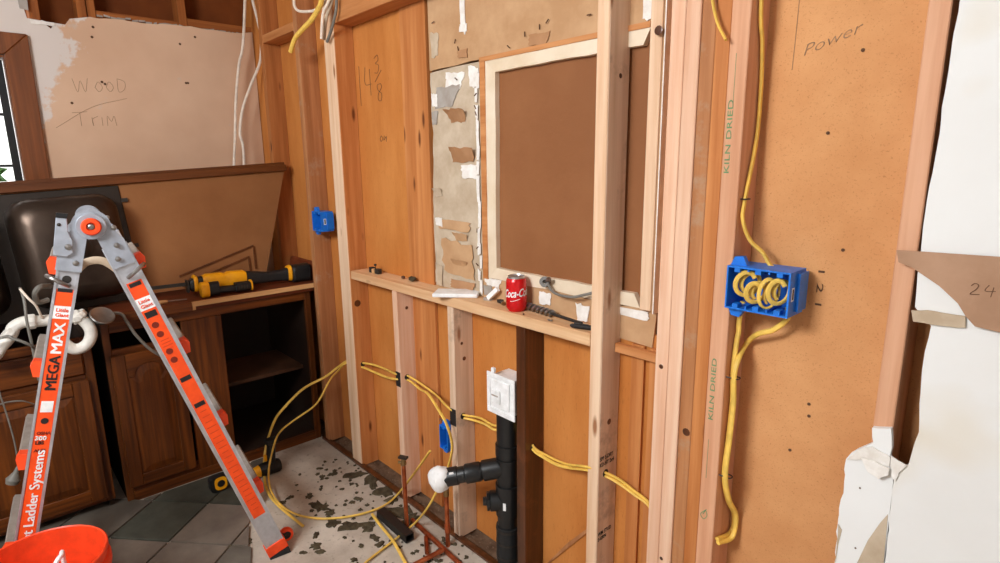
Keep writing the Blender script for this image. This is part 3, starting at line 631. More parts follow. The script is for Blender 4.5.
obj('sash_bar', bx((LX - 0.073, -1.7215, 1.650), (LX - 0.052, -1.0325, 1.662)), 'black_plastic', win)
obj('sash_bar', bx((LX - 0.073, -1.7215, 1.425), (LX - 0.052, -1.0325, 1.437)), 'black_plastic', win)
obj('pane', bx((LX - 0.064, -1.7215, 1.222), (LX - 0.061, -1.0325, 1.8615)), 'glass', win)
# red flower outside the window
fl_ = thing('potted_flower', 'red flower with green leaves outside the window', 'flower', (LX - 0.22, -1.13, 1.30))
def leaf(name, base, tip, wd, mat):
    base, tip = Vector(base), Vector(tip); d = tip - base; s = d.cross(Vector((1, 0.2, 0))).normalized() * wd
    bm = new_bm(); vs_ = [bm.verts.new(p) for p in (base, base + d * 0.45 + s + Vector((0.012, 0, 0)), tip, base + d * 0.45 - s + Vector((-0.012, 0, 0)))]
    m1 = bm.verts.new(base + d * 0.5 + Vector((0.016, 0, 0)))
    for i in range(4): bm.faces.new((vs_[i], vs_[(i + 1) % 4], m1))
    r_ = bmesh.ops.extrude_face_region(bm, geom=list(bm.faces)); bmesh.ops.translate(bm, verts=[g for g in r_['geom'] if isinstance(g, bmesh.types.BMVert)], vec=(-0.002, 0, 0))
    obj(name, bm, mat, fl_)
for q in range(7):
    a = q * 0.9; leaf('petal', (LX - 0.2, -1.135, 1.475), (LX - 0.2 + 0.02 * math.sin(a * 3), -1.135 + 0.075 * math.cos(a), 1.475 + 0.075 * math.sin(a)), 0.022, 'petal_red')
for q in range(6):
    a = q * 1.05 + 0.4; leaf('leaf', (LX - 0.21, -1.125, 1.395), (LX - 0.21, -1.125 + 0.09 * math.cos(a), 1.395 + 0.06 * math.sin(a)), 0.024, 'leaf_green')
obj('stem', tube([(LX - 0.21, -1.13, 1.30), (LX - 0.208, -1.132, 1.39), (LX - 0.203, -1.135, 1.475)], 0.004, 6), 'leaf_green', fl_)
obj('pot', lathe([(0.045, 0), (0.06, 0.09), (0.064, 0.09), (0.064, 0.11), (0.055, 0.11), (0, 0.10)], (LX - 0.22, -1.13, 1.20), (0, 0, 1), 16), 'kiln_wood', fl_)
obj('outside_ledge', bx((LX - 0.34, -1.75, 1.18), (LX - 0.102, -0.95, 1.199)), 'grey_paper', win)

# ================================================================ CABINETS
FX = -2.72; BXK = -3.30
cab = thing('base_cabinet', 'dark brown base cabinet with arched door, empty drawer slot and open bay', 'cabinet', (-3.0, -0.45, 0))
body = new_bm()
for a_, b_ in (((BXK, -0.885, 0.0), (FX - 0.021, -0.868, 0.80)), ((BXK, -0.022, 0.0), (FX - 0.021, -0.005, 0.80)), ((BXK, -0.8675, 0.0), (BXK + 0.012, -0.0225, 0.80)),
               ((BXK + 0.013, -0.8675, 0.03), (FX - 0.021, -0.0225, 0.046)), ((BXK + 0.013, -0.47, 0.0465), (FX - 0.021, -0.455, 0.79))): box(body, a_, b_)
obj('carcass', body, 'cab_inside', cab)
obj('shelf', bx((BXK + 0.10, -0.4545, 0.36), (FX - 0.12, -0.0225, 0.378)), 'shelf_wood', cab)
def frame(a_, b_, nm, mt): return obj(nm, bx((FX - 0.02, a_[0], a_[1]), (FX, b_[0], b_[1])), mt, cab, bev=0.002)
frame((-0.888, 0.0), (-0.862, 0.80), 'stile', 'cab_wood'); frame((-0.60, 0.046), (-0.434, 0.756), 'stile', 'cab_wood'); frame((-0.034, 0.0), (-0.006, 0.80), 'stile', 'cab_wood')
frame((-0.8618, 0.7565), (-0.0342, 0.80), 'top_rail', 'cab_wood_h'); frame((-0.8618, 0.0), (-0.0342, 0.0455), 'bottom_rail', 'cab_wood_h'); frame((-0.8618, 0.0457), (-0.6005, 0.092), 'rail', 'cab_wood_h'); frame((-0.8618, 0.655), (-0.6005, 0.685), 'drawer_rail', 'cab_wood_h')
def arch_door(parent, y0, y1, z0, z1, x, arch=0.05, fw=0.048):
    """raised panel door with a cathedral arch"""
    d = obj('door', bx((x, y0, z0), (x + 0.014, y1, z1)), 'cab_wood', parent, bev=0.002)
    obj('door_stile', bx((x + 0.0142, y0, z0), (x + 0.021, y0 + fw, z1)), 'cab_wood', d, bev=0.002); obj('door_stile', bx((x + 0.0142, y1 - fw, z0), (x + 0.021, y1, z1)), 'cab_wood', d, bev=0.002)
    obj('door_rail', bx((x + 0.0142, y0 + fw + 0.0004, z0), (x + 0.021, y1 - fw - 0.0004, z0 + fw)), 'cab_wood_h', d, bev=0.002)
    def outline(m):
        yy0, yy1 = y0 + fw + m, y1 - fw - m; zt = z1 - fw - m - arch; cy = (yy0 + yy1) / 2; hw = (yy1 - yy0) / 2
        p = [(yy0, z0 + fw + m), (yy1, z0 + fw + m), (yy1, zt), (yy1 - hw * 0.25, zt)]
        n = 10
        for q in range(n + 1):
            a = q / n * PI; p.append((cy + math.cos(a) * hw * 0.72, zt + math.sin(a) * arch))
        p += [(yy0 + hw * 0.25, zt), (yy0, zt)]
        return p
    top = outline(0.0)[2:]
    poly = [(y1 - fw - 0.0004, z1)] + [(q[0] - (0.0004 if q[0] > (y0 + y1) / 2 else -0.0004), q[1]) for q in top] + [(y0 + fw + 0.0004, z1)]
    obj('door_rail', prism(xpoly(poly, x + 0.0142), (0.0068, 0, 0)), 'cab_wood_h', d)
    o1, o2, o3 = outline(0.006), outline(0.008), outline(0.034)
    bm = loft([xpoly(o1, x + 0.0142), xpoly(o2, x + 0.0155), xpoly(o3, x + 0.022)])
    obj('raised_panel', bm, 'cab_wood', d)
    return d
arch_door(cab, -0.872, -0.615, 0.074, 0.662, FX + 0.0005)

cab2 = thing('sink_cabinet', 'dark brown sink base cabinet with paneled doors behind the ladder', 'cabinet', (-3.0, -1.45, 0))
body = new_bm()
for a_, b_ in (((BXK, -0.950, 0.0), (FX - 0.021, -0.932, 0.76)), ((BXK, -1.95, 0.0), (FX - 0.021, -1.932, 0.76)), ((BXK, -1.9315, 0.0), (BXK + 0.012, -0.9505, 0.76)), ((BXK + 0.013, -1.9315, 0.10), (FX - 0.021, -0.9505, 0.116))): box(body, a_, b_)
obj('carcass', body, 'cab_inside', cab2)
def frame2(a_, b_, nm, mt): return obj(nm, bx((FX - 0.02, a_[0], a_[1]), (FX, b_[0], b_[1])), mt, cab2, bev=0.002)
frame2((-0.960, 0.045), (-0.928, 0.76), 'stile', 'cab_wood'); frame2((-1.46, 0.045), (-1.42, 0.76), 'stile', 'cab_wood'); frame2((-1.952, 0.045), (-1.92, 0.76), 'stile', 'cab_wood')
frame2((-1.4195, 0.725), (-0.9605, 0.76), 'top_rail', 'cab_wood_h'); frame2((-1.9195, 0.725), (-1.4605, 0.76), 'top_rail', 'cab_wood_h'); frame2((-1.4195, 0.58), (-0.9605, 0.61), 'rail', 'cab_wood_h'); frame2((-1.4195, 0.045), (-0.9605, 0.075), 'bottom_rail', 'cab_wood_h')
obj('toe_kick', bx((FX - 0.09, -1.931, 0.0), (FX - 0.075, -0.951, 0.099)), 'cab_inside', cab2)
obj('false_front', bx((FX - 0.015, -1.419, 0.612), (FX + 0.012, -0.961, 0.722)), 'cab_wood_h', cab2, bev=0.006)
obj('false_front', bx((FX - 0.015, -1.919, 0.612), (FX + 0.012, -1.461, 0.722)), 'cab_wood_h', cab2, bev=0.006)
def flat_door(y0, y1, z0, z1):
    x = FX + 0.0005
    d = obj('door', bx((x, y0, z0), (x + 0.014, y1, z1)), 'cab_wood', cab2, bev=0.002); fw = 0.055
    for a_, b_ in (((y0, z0), (y0 + fw, z1)), ((y1 - fw, z0), (y1, z1))): obj('door_stile', bx((x + 0.0142, a_[0], a_[1]), (x + 0.021, b_[0], b_[1])), 'cab_wood', d, bev=0.002)
    for a_, b_ in (((y0 + fw + .0004, z0), (y1 - fw - .0004, z0 + fw)), ((y0 + fw + .0004, z1 - fw), (y1 - fw - .0004, z1))): obj('door_rail', bx((x + 0.0142, a_[0], a_[1]), (x + 0.021, b_[0], b_[1])), 'cab_wood_h', d, bev=0.002)
    r_ = lambda m, xx: xpoly([(y0 + fw + m, z0 + fw + m), (y1 - fw - m, z0 + fw + m), (y1 - fw - m, z1 - fw - m), (y0 + fw + m, z1 - fw - m)], xx)
    obj('raised_panel', loft([r_(.004, x + .0142), r_(.006, x + .0155), r_(.034, x + .022)]), 'cab_wood', d)
flat_door(-1.425, -0.955, 0.068, 0.590); flat_door(-1.93, -1.432, 0.068, 0.590)

# worktop still lying on the right-hand cabinet
ct = thing('worktop', 'reddish brown worktop with bare front edge under the yellow saw', 'worktop', (-2.87, -0.43, 0.8005))
obj('top', bx((-3.035, -0.885, 0.8005), (-2.700, 0.024, 0.840)), 'counter_top', ct, bev=0.002)
obj('front_edge', bx((-2.6996, -0.553, 0.818), (-2.690, 0.024, 0.840)), 'bare_edge', ct, label='pale bare wood front edge')
obj('front_edge', bx((-2.6996, -0.885, 0.803), (-2.686, -0.5535, 0.840)), 'cab_wood_h', ct, bev=0.002, label='dark wood edge strip')
obj('edge_stub', bx((-2.6996, -0.5531, 0.803), (-2.690, -0.540, 0.8178)), 'bare_edge', ct)
bs = loft([[Vector((x, y, z)) for y, z in ((0.034, 0.8405), (0.058, 0.8405), (0.058, 0.928), (0.050, 0.936), (0.042, 0.932), (0.034, 0.915), (0.031, 0.88))] for x in (-3.03, -2.69)])
obj('backsplash', bs, 'counter_top', ct, label='low backsplash with curled end')
obj('backsplash_cap', prism([Vector((-2.6896, y, z)) for y, z in ((0.034, 0.8405), (0.058, 0.8405), (0.058, 0.928), (0.050, 0.936), (0.042, 0.932), (0.034, 0.915), (0.031, 0.88))], (0.004, 0, 0)), 'bare_edge', ct)
obj('backsplash_foot', bx((-3.03, 0.0242, 0.815), (-2.69, 0.058, 0.840)), 'counter_top', ct)

# ================================================================ TILTED SINK COUNTER
TR, BR = Vector((-2.985, 0.033, 1.420)), Vector((-2.90, -0.152, 0.862))
TL = Vector((-2.985, -1.95, 1.420 - 0.060 * 1.983)); 
e1 = (TR - TL).normalized(); nrm = (TL - TR).cross(BR - TR).normalized()
if nrm.x < 0: nrm = -nrm
e2 = nrm.cross(e1); e2 = e2 if e2.z > 0 else -e2
hgt = (TR - BR).dot(e2)
BL = TL - e2 * (hgt - 0.105)
tc_ = thing('tilted_countertop', 'brown countertop tipped up against the wall with a dark double sink', 'countertop', (-2.95, -0.7, 0.86))
obj('board', prism([TR, TL, BL, BR], nrm * -0.028), 'tilt_board', tc_, label='brown underside of the tipped up countertop')
trim_o = obj('edge_trim', prism([TR + e2 * 0.0005, TL + e2 * 0.0005, TL - e2 * 0.030, TR - e2 * 0.030], nrm * 0.016, None), 'tilt_trim', tc_, bev=0.003, label='dark wood trim along the front edge')
obj('edge_trim', prism([TR + e2 * 0.001, TL + e2 * 0.001, TL + e2 * 0.016, TR + e2 * 0.016], nrm * -0.028), 'tilt_trim', tc_, bev=0.003)
side_dir = (BR - TR).normalized(); sd = (side_dir.cross(nrm)).normalized(); sd = sd if sd.y < 0 else -sd
# build-up strips seen as raised lines on the underside
def on_board(a, b): return TR + e1 * a + e2 * b      # a<0 goes left, b<0 goes down
def strip(a0, b0, a1, b1, wd=0.012, hh=0.004, nm='batten', mt='tilt_trim'):
    p, q = on_board(a0, b0) + nrm * 0.0004, on_board(a1, b1) + nrm * 0.0004; s = (q - p).normalized().cross(nrm) * wd / 2
    return obj(nm, prism([p - s, q - s, q + s, p + s], nrm * hh), mt, tc_)
strip(-0.60, -0.470, -0.245, -0.385, 0.010); strip(-0.60, -0.515, -0.275, -0.435, 0.010); strip(-0.243, -0.388, -0.255, -0.50, 0.010); strip(-0.278, -0.44, -0.285, -0.53, 0.010)
# sink: rim plate and two bowls bulging out of the underside
def bowl(a0, a1, b0, b1, depth, nm_label):
    ca, cb = (a0 + a1) / 2, (b0 + b1) / 2; w_, h_ = a1 - a0, b1 - b0
    rings = []
    for k_, (ins, d) in enumerate(((0.0, 0.008), (0.004, 0.05), (0.012, 0.10), (0.024, depth * 0.82), (0.045, depth * 0.94), (0.075, depth), (0.16, depth + 0.002))):
        rings.append([on_board(ca + p[0], cb + p[1]) + nrm * d for p in rrect(w_ - 2 * ins, h_ - 2 * ins, max(0.02, 0.075 - ins * 0.3), 6)])
    b_ = obj('sink_bowl', loft(rings), 'sink_steel', tc_, smooth=True, label=nm_label)
    c = on_board(ca, cb) + nrm * (depth + 0.0022)
    obj('drain', lathe([(0.055, 0), (0.055, 0.004), (0.045, 0.006), (0.045, 0.03), (0.034, 0.034), (0.034, 0.05), (0.022, 0.052), (0.022, 0.075), (0, 0.075)], c, nrm, 20), 'dark_steel', b_, smooth=True)
    return c
sp = prism([on_board(-0.752, -0.034) , on_board(-1.69, -0.034), on_board(-1.69, -0.53), on_board(-0.752, -0.53)], nrm * 0.007)
obj('sink_rim', sp, 'rim_dark', tc_, bev=0.003, label='dark sink rim')
d1 = bowl(-1.155, -0.778, -0.500, -0.062, 0.150, 'dark steel sink bowl seen from below')
d2 = bowl(-1.60, -1.195, -0.500, -0.062, 0.150, 'second dark sink bowl at the left edge')
for b__ in (-0.10, -0.30): obj('sink_clip', obox(new_bm(), on_board(-0.742, b__) + nrm * 0.006, e1 * 0.012, e2 * 0.008, nrm * 0.005), 'dark_steel', tc_)
# white drain trap hanging off the sink
XP = -2.62
obj('drain_trap', tube([d2 + nrm * 0.074, d2 + nrm * 0.12 - e2 * 0.10, (-2.6200, -1.2421, 0.7797), (-2.6200, -1.1902, 0.8078), (-2.6200, -1.1608, 0.8420), (-2.6200, -1.1492, 0.8655), (-2.6200, -1.1197, 0.8781), (-2.6200, -1.0751, 0.8729), (-2.6200, -1.0170, 0.8690), (-2.6200, -0.9632, 0.8624), (-2.6200, -0.9364, 0.8294), (-2.6200, -0.9322, 0.7886), (-2.6200, -0.9527, 0.7531), (-2.6200, -0.9910, 0.7461), (-2.6200, -1.0219, 0.7886), (-2.6600, -1.0158, 0.8492), (-2.7200, -0.9910, 0.9201), (-2.8000, -0.9674, 0.9637)], 0.021, 12, 6), 'pvc', tc_, smooth=True, label='white plastic drain trap')
for p, q in (((-2.6200, -1.1751, 0.8562), (-2.6200, -1.1463, 0.8277)), ((-2.6200, -1.1116, 0.8765), (-2.6200, -1.0863, 0.8751)), ((-2.6200, -0.9812, 0.8659), (-2.6200, -0.9562, 0.8688)), ((-2.6200, -0.9667, 0.8826), (-2.6200, -0.9394, 0.8300))):
    obj('slip_nut', lathe([(0.027, 0), (0.028, 0.004), (0.028, 0.02), (0.026, 0.024), (0.0, 0.024)], p, Vector(q) - Vector(p), 10), 'pvc', tc_)
obj('drain_hose', tube([(-2.6600, -1.0395, 0.9388), (-2.6400, -1.0700, 0.9399), (-2.6400, -1.0744, 0.9707), (-2.6400, -1.0568, 0.9940), (-2.7000, -1.0239, 0.9835)], 0.010, 8), 'wire_grey', tc_, smooth=True, label='short grey hose')
bk = thing('sink_strainer', 'shiny metal sink strainer hanging beside the white drain pipe', 'strainer', (-2.6000, -0.8906, 0.8600))
obj('rim', lathe([(0.0, 0.0), (0.040, 0.001), (0.043, 0.004), (0.040, 0.008), (0.030, 0.004), (0, 0.003)], (-2.6000, -0.8906, 0.8600), (0.75, 0.3, 0.9), 20), 'steel', bk, smooth=True)
obj('basket', lathe([(0.030, -0.001), (0.028, -0.02), (0.018, -0.024), (0, -0.024)], (-2.6000, -0.8906, 0.8600), (0.75, 0.3, 0.9), 16), 'dark_steel', bk, smooth=True)
tag(obj('dishwasher_hose', tube([(-2.6400, -0.9370, 0.8533), (-2.6600, -0.8298, 0.8491), (-2.6400, -0.8073, 0.8114), (-2.6000, -0.7897, 0.7620), (-2.5800, -0.7523, 0.6994), (-2.6000, -0.7004, 0.6434)], 0.006, 8), 'wire_grey', smooth=True), 'thin grey hose running from the drain past the drawer slot', 'hose')
tag(obj('supply_line', tube([(-2.74, -1.42, 0.775), (-2.62, -1.36, 0.79), (-2.5600, -1.1919, 0.8474), (-2.5400, -1.1568, 0.8405), (-2.5400, -1.1177, 0.8098), (-2.5800, -1.1027, 0.7782)], 0.005, 8), 'wire_grey', smooth=True), 'grey supply hose crossing the white trap', 'hose')
tag(obj('faucet_hose', tube([(-2.6200, -1.1133, 1.0023), (-2.5800, -1.1099, 0.9646), (-2.5600, -1.1136, 0.8889), (-2.5600, -1.1117, 0.8037), (-2.5600, -1.1110, 0.7286), (-2.5800, -1.1098, 0.6657)], 0.0045, 8), 'wire_grey', smooth=True), 'thin braided hose hanging down behind the ladder rail', 'hose')
tag(obj('hanging_string', tube([(-2.6000, -1.1144, 1.0019), (-2.5800, -1.0982, 0.9698), (-2.5800, -1.0805, 0.9375), (-2.6000, -1.0690, 0.8870)], 0.004, 8), 'romex_white', smooth=True), 'thin white cord above the white drain trap', 'string')
hw = thing('hose_weight', 'grey teardrop hose weight hanging by a thin cord left of the ladder', 'weight', (-2.5000, -1.2231, 0.3704))
obj('cord', tube([(-2.5950, -1.2128, 0.8043), (-2.5200, -1.2190, 0.7417), (-2.5000, -1.2200, 0.6683), (-2.5000, -1.2141, 0.6007), (-2.5000, -1.2081, 0.4943), (-2.5000, -1.2092, 0.4110)], 0.0025, 6), 'wire_grey', hw)
obj('cord', tube([(-2.5200, -1.2307, 0.6252), (-2.5200, -1.2040, 0.6280), (-2.5200, -1.1675, 0.6206), (-2.5400, -1.1369, 0.5935)], 0.0025, 6), 'wire_grey', hw)
obj('weight', lathe([(0, 0), (0.004, 0.004), (0.008, 0.03), (0.022, 0.055), (0.018, 0.07), (0, 0.074)], (-2.5000, -1.2076, 0.4028), Vector((-2.5000, -1.2313, 0.3507)) - Vector((-2.5000, -1.2076, 0.4028)), 14), 'wire_grey', hw, smooth=True)

# ================================================================ LADDER
FT = Vector((-1.9422, -0.5608, 0.0000)); RD = Vector((-0.99343, 0.11447, 0)); LT = Vector((0.11447, 0.99343, 0)); UP = Vector((0, 0, 1))
def lp(s, z, d=0.0): return FT + LT * s + RD * d + UP * z
lad = thing('articulated_ladder', 'grey folding ladder with orange stickers standing open in front of the cabinets', 'ladder', lp(-0.37, 0, 0.2))
def sz(p): p = Vector(p) - FT; return Vector((p.dot(LT), p.z))
def leg_line(p, q, zt):
    p, q = sz(p), sz(q); d = (q - p) / (q.y - p.y); return (p + d * (zt - p.y), p + d * (0.0 - p.y))
ZT = 1.195
LEGS = {'left': leg_line((-1.9941, -1.0110, 1.1838), (-2.0155, -1.1971, 0.4667), ZT), 'right': leg_line((-1.9814, -0.9012, 1.1725), (-1.9420, -0.5592, 0.0578), ZT)}
KS = 0.996 * 1.19 / ZT
WID = 0.38
def leg_pt(side, t, off=0.0, d=0.0):
    a, b = LEGS[side]; p = a.lerp(b, t); dr_ = (b - a).normalized(); nn = Vector((dr_.y, -dr_.x))
    if nn.x < 0: nn = -nn
    p = p + nn * off
    return lp(p.x, p.y, d)
def rail(side, t0, t1, d0, d1, hw_, mat, name='rail', lab=None, parent=lad):
    bm = new_bm(); r1 = [leg_pt(side, t0, -hw_, d0), leg_pt(side, t0, hw_, d0), leg_pt(side, t0, hw_, d1), leg_pt(side, t0, -hw_, d1)]
    r2 = [leg_pt(side, t1, -hw_, d0), leg_pt(side, t1, hw_, d0), leg_pt(side, t1, hw_, d1), leg_pt(side, t1, -hw_, d1)]
    loft([r1, r2], bm); return obj(name, bm, mat, parent, bev=0.0015, label=lab)
for side in ('left', 'right'):
    sg = 1 if side == 'right' else -1; tend = 0.965
    hwid = 0.027 if side == 'left' else 0.033
    near = rail(side, 0.0, tend, 0.0, 0.026, hwid, 'aluminium')
    far = rail(side, 0.0, tend, WID, WID + 0.026, hwid, 'aluminium')
    for lip in (-1, 1):      # raised lips along the outer face of the rail
        for d0, d1 in ((-0.003, -0.0002), (WID + 0.0262, WID + 0.029)):
            bm = new_bm(); o1, o2 = lip * hwid, lip * (hwid - 0.006)
            loft([[leg_pt(side, 0.0, o1, d0), leg_pt(side, 0.0, o2, d0), leg_pt(side, 0.0, o2, d1), leg_pt(side, 0.0, o1, d1)], [leg_pt(side, tend, o1, d0), leg_pt(side, tend, o2, d0), leg_pt(side, tend, o2, d1), leg_pt(side, tend, o1, d1)]], bm)
            obj('rail_lip', bm, 'aluminium', near if d0 < 0 else far)
    # rungs with orange end collars, flush with the outer side of the rails
    for t in [q_ * KS for q_ in ((0.055, 0.30, 0.535, 0.78) if side == 'right' else (0.045, 0.29, 0.515, 0.745))]:
        o_in, o_out = sg * -0.012, sg * (hwid + 0.021)
        sec = lambda d, g=0.0: [leg_pt(side, t - 0.012 - g, o_in, d), leg_pt(side, t - 0.014 - g, o_out - sg * 0.004, d), leg_pt(side, t - 0.006, o_out + sg * g * 0.4, d), leg_pt(side, t + 0.018 + g, o_out - sg * 0.008, d), leg_pt(side, t + 0.018 + g, o_in, d)]
        rg = obj('rung', loft([sec(0.028), sec(WID - 0.002)]), 'rung_grey', lad)
        for d in (0.027,):
            col_s = lambda dd: [leg_pt(side, t - 0.016, o_in, dd), leg_pt(side, t - 0.017, o_out - sg * 0.002, dd), leg_pt(side, t - 0.004, o_out + sg * 0.004, dd), leg_pt(side, t + 0.021, o_out - sg * 0.006, dd), leg_pt(side, t + 0.021, o_in, dd)]
            obj('rung_collar', loft([col_s(d), col_s(d + 0.036)]), 'safety_orange', rg)
    # feet
    for d0 in (-0.004, WID - 0.004):
        ft_ = rail(side, 0.952, 0.986, d0, d0 + 0.034, hwid + 0.004, 'safety_orange', 'foot_sleeve')
        
        bm = new_bm(); loft([[leg_pt(side, 0.9862, -hwid - 0.002, d0 - 0.002), leg_pt(side, 0.9862, hwid + 0.002, d0 - 0.002), leg_pt(side, 0.9862, hwid + 0.002, d0 + 0.036), leg_pt(side, 0.9862, -hwid - 0.002, d0 + 0.036)],
                             [Vector((p.x, p.y, 0.0005 if side == 'right' else 0.0125)) for p in (leg_pt(side, 0.995, -hwid - 0.006, d0 - 0.004), leg_pt(side, 0.995, hwid + 0.006, d0 - 0.004), leg_pt(side, 0.995, hwid + 0.006, d0 + 0.038), leg_pt(side, 0.995, -hwid - 0.006, d0 + 0.038))]], bm)
        obj('rubber_foot', bm, 'rubber', lad)
# the wheel behind the right foot
wc = Vector((-1.9358, -0.5049, 0.0420)) + RD * 0.05
whl = obj('wheel', lathe([(0.016, -0.010), (0.025, -0.010), (0.027, 0), (0.025, 0.010), (0.016, 0.010), (0.016, -0.010)], wc, RD, 20), 'safety_orange', lad, smooth=True)
obj('wheel_core', lathe([(0, -0.008), (0.0158, -0.008), (0.0158, 0.008), (0, 0.008)], wc, RD, 18), 'rubber', whl)
obj('wheel_bracket', tube([wc, leg_pt('right', 0.93, 0.0, 0.014)], 0.007, 8, smooth=False), 'dark_steel', lad)
# hinges
HC = Vector((-1.9877, -0.9558, 1.2560))
def hinge(off, near=True):
    o_ = RD * off; c = HC + o_; NV = -RD if near else RD; hb = c - RD * 0.013 if near else c + RD * 0.0005
    RO = 0.047 if near else 0.036
    def arm(side):
        a, b = LEGS[side]; dr_ = (b - a).normalized(); sgn = -1 if side == 'left' else 1
        ho, hi = (0.030, 0.026)
        top = leg_pt(side, -0.015, 0, off); L0 = leg_pt(side, 0.05, -hi, off); L1 = leg_pt(side, 0.05, hi, off)
        outer, inner = [], []
        n = 12
        ang0 = math.atan2((top - c).z, (top - c).dot(LT))
        for q in range(n + 1):
            f = q / n; a_ = (PI / 2) + (-sgn) * f * (PI / 2 + 0.12)
            outer.append(c + LT * math.cos(a_) * RO + UP * math.sin(a_) * RO)
        pl = [leg_pt(side, 0.05, sgn * ho, off), leg_pt(side, -0.01, sgn * ho, off)] + list(reversed(outer)) + [c + LT * (-sgn) * 0.03 + UP * 0.02, c + LT * (-sgn) * 0.012 - UP * 0.030, c + LT * sgn * 0.010 - UP * 0.038, leg_pt(side, -0.03, -sgn * ho, off), leg_pt(side, 0.05, -sgn * ho, off)]
        return pl
    p1, p2 = arm('left'), arm('right')
    h = obj('hinge_plate', prism([p - RD * 0.006 for p in p2], RD * 0.006), 'hinge_grey', lad)
    obj('hinge_plate', prism([p - RD * 0.0125 for p in p1], RD * 0.006), 'hinge_grey', lad)
    hub = obj('hinge_hub', lathe([(0.037, 0), (0.037, 0.005), (0.035, 0.007), (0, 0.007)], hb, NV, 28), 'hinge_grey', lad, smooth=True)
    obj('hinge_knob', lathe([(0.009, 0), (0.022, 0.0), (0.0245, 0.004), (0.0245, 0.010), (0.021, 0.015), (0.013, 0.015), (0.009, 0.010), (0.009, 0)], hb + NV * 0.007, NV, 26), 'safety_orange', hub, smooth=True)
    obj('hinge_bolt', lathe([(0.0085, 0), (0.008, 0.012), (0.005, 0.014), (0, 0.014)], hb + NV * 0.007, NV, 14), 'steel', hub, smooth=True)
    for s_, t_, o2 in (('left', 0.005, -0.008), ('left', 0.03, 0.014), ('right', 0.0, 0.006), ('right', 0.03, -0.008), ('right', -0.04, 0.02)):
        obj('rivet', lathe([(0.008, 0), (0.007, 0.003), (0, 0.005)], leg_pt(s_, t_, o2, off - 0.0127), -RD, 12), 'steel', h)
hinge(-0.003)
hinge(WID + 0.040, False)
# latch box beside the near hinge
lt = [Vector(p) - RD * 0.0135 for p in ((-1.9963, -1.0303, 1.2892), (-1.9936, -1.0066, 1.2849), (-1.9939, -1.0095, 1.2459), (-1.9930, -1.0017, 1.2199), (-1.9935, -1.0062, 1.1861), (-1.9952, -1.0210, 1.1763), (-1.9987, -1.0509, 1.1850))]
lb = obj('latch', prism(lt, RD * -0.012), 'hinge_grey', lad, bev=0.0015)
obj('latch_cap', prism([Vector(p) - RD * 0.013 for p in ((-1.9961, -1.0288, 1.3001), (-1.9932, -1.0029, 1.2958), (-1.9936, -1.0070, 1.2821), (-1.9964, -1.0307, 1.2864))], RD * -0.014), 'black_plastic', lb)
obj('rivet', lathe([(0.009, 0), (0.008, 0.003), (0, 0.005)], Vector((-1.9944, -1.0140, 1.2040)) - RD * 0.0257, -RD, 14), 'steel', lb)
obj('latch_pin', lathe([(0.005, 0), (0.004, 0.002), (0, 0.003)], Vector((-1.9959, -1.0267, 1.2668)) - RD * 0.0257, -RD, 10), 'dark_steel', lb)
# steel J-locks below the hinge
for side, t in (('left', 0.085), ('right', 0.080)):
    sg = 1 if side == 'right' else -1
    p0, p1, p2, p3 = leg_pt(side, t, -sg * 0.008, -0.006), leg_pt(side, t - 0.008, sg * 0.012, -0.020), leg_pt(side, t - 0.016, sg * 0.036, -0.014), leg_pt(side, t - 0.016, sg * 0.046, 0.014)
    obj('lock_pin', tube([p0, p1, p2, p3], 0.006, 8), 'steel', lad, smooth=True)
# stickers
def sticker(side, t0, t1, hw_, mat, nm='sticker', off=0.0, dd=0.0, parent=lad):
    bm = new_bm(); d0, d1 = -0.0006 - dd, -0.0002 - dd
    r = lambda t: [leg_pt(side, t, off - hw_, d0), leg_pt(side, t, off + hw_, d0), leg_pt(side, t, off + hw_, d1), leg_pt(side, t, off - hw_, d1)]
    loft([r(t0), r(t1)], bm); return obj(nm, bm, mat, parent)
dL = (LEGS['left'][0] - LEGS['left'][1]).normalized(); upL = LT * dL.x + UP * dL.y; leftL = upL.cross(-RD) * -1
leftL = leftL if leftL.dot(LT) < 0 else -leftL
dRr = (LEGS['right'][1] - LEGS['right'][0]).normalized(); dnR = LT * dRr.x + UP * dRr.y; 
rightR = dnR.cross(RD); rightR = rightR if rightR.dot(LT) > 0 else -rightR
sL = sticker('left', 0.095 * KS, 0.90, 0.0195, 'sticker_orange')
def tz(z): return (1.19 - z) / 1.19 * KS
sticker('left', tz(1.030), tz(0.994), 0.0195, 'white_plastic', dd=0.0006, parent=sL)
text('lettering', 'Little', 0.014, leg_pt('left', tz(1.014), -0.014, -0.0016), -leftL, upL, 'safety_orange', sL, 0.0004, sx=1.0)
text('lettering', 'Giant', 0.014, leg_pt('left', tz(1.000), -0.014, -0.0016), -leftL, upL, 'safety_orange', sL, 0.0004, sx=1.0)
text('lettering', 'MEGA', 0.036, leg_pt('left', tz(0.790), 0.013, -0.0014), upL, leftL, 'print_black', sL, 0.0, bold=0.0013, fit=0.100, label='black letters on the sticker')
text('lettering', 'MAX', 0.036, leg_pt('left', tz(0.894), 0.013, -0.0014), upL, leftL, 'white_plastic', sL, 0.0, bold=0.0013, fit=0.089, label='white letters on the sticker')
text('lettering', 'Little Giant Ladder Systems', 0.034, leg_pt('left', tz(0.222), 0.012, -0.0014), upL, leftL, 'white_plastic', sL, 0.0, bold=0.0010, fit=0.405, label='white lettering along the lower sticker')
sticker('left', tz(0.760), tz(0.728), 0.014, 'white_plastic', dd=0.0006, parent=sL)
obj('badge', lathe([(0.009, 0), (0.009, 0.0006), (0, 0.0006)], leg_pt('left', tz(0.703), 0, -0.0012), -RD, 16), 'print_black', sL)
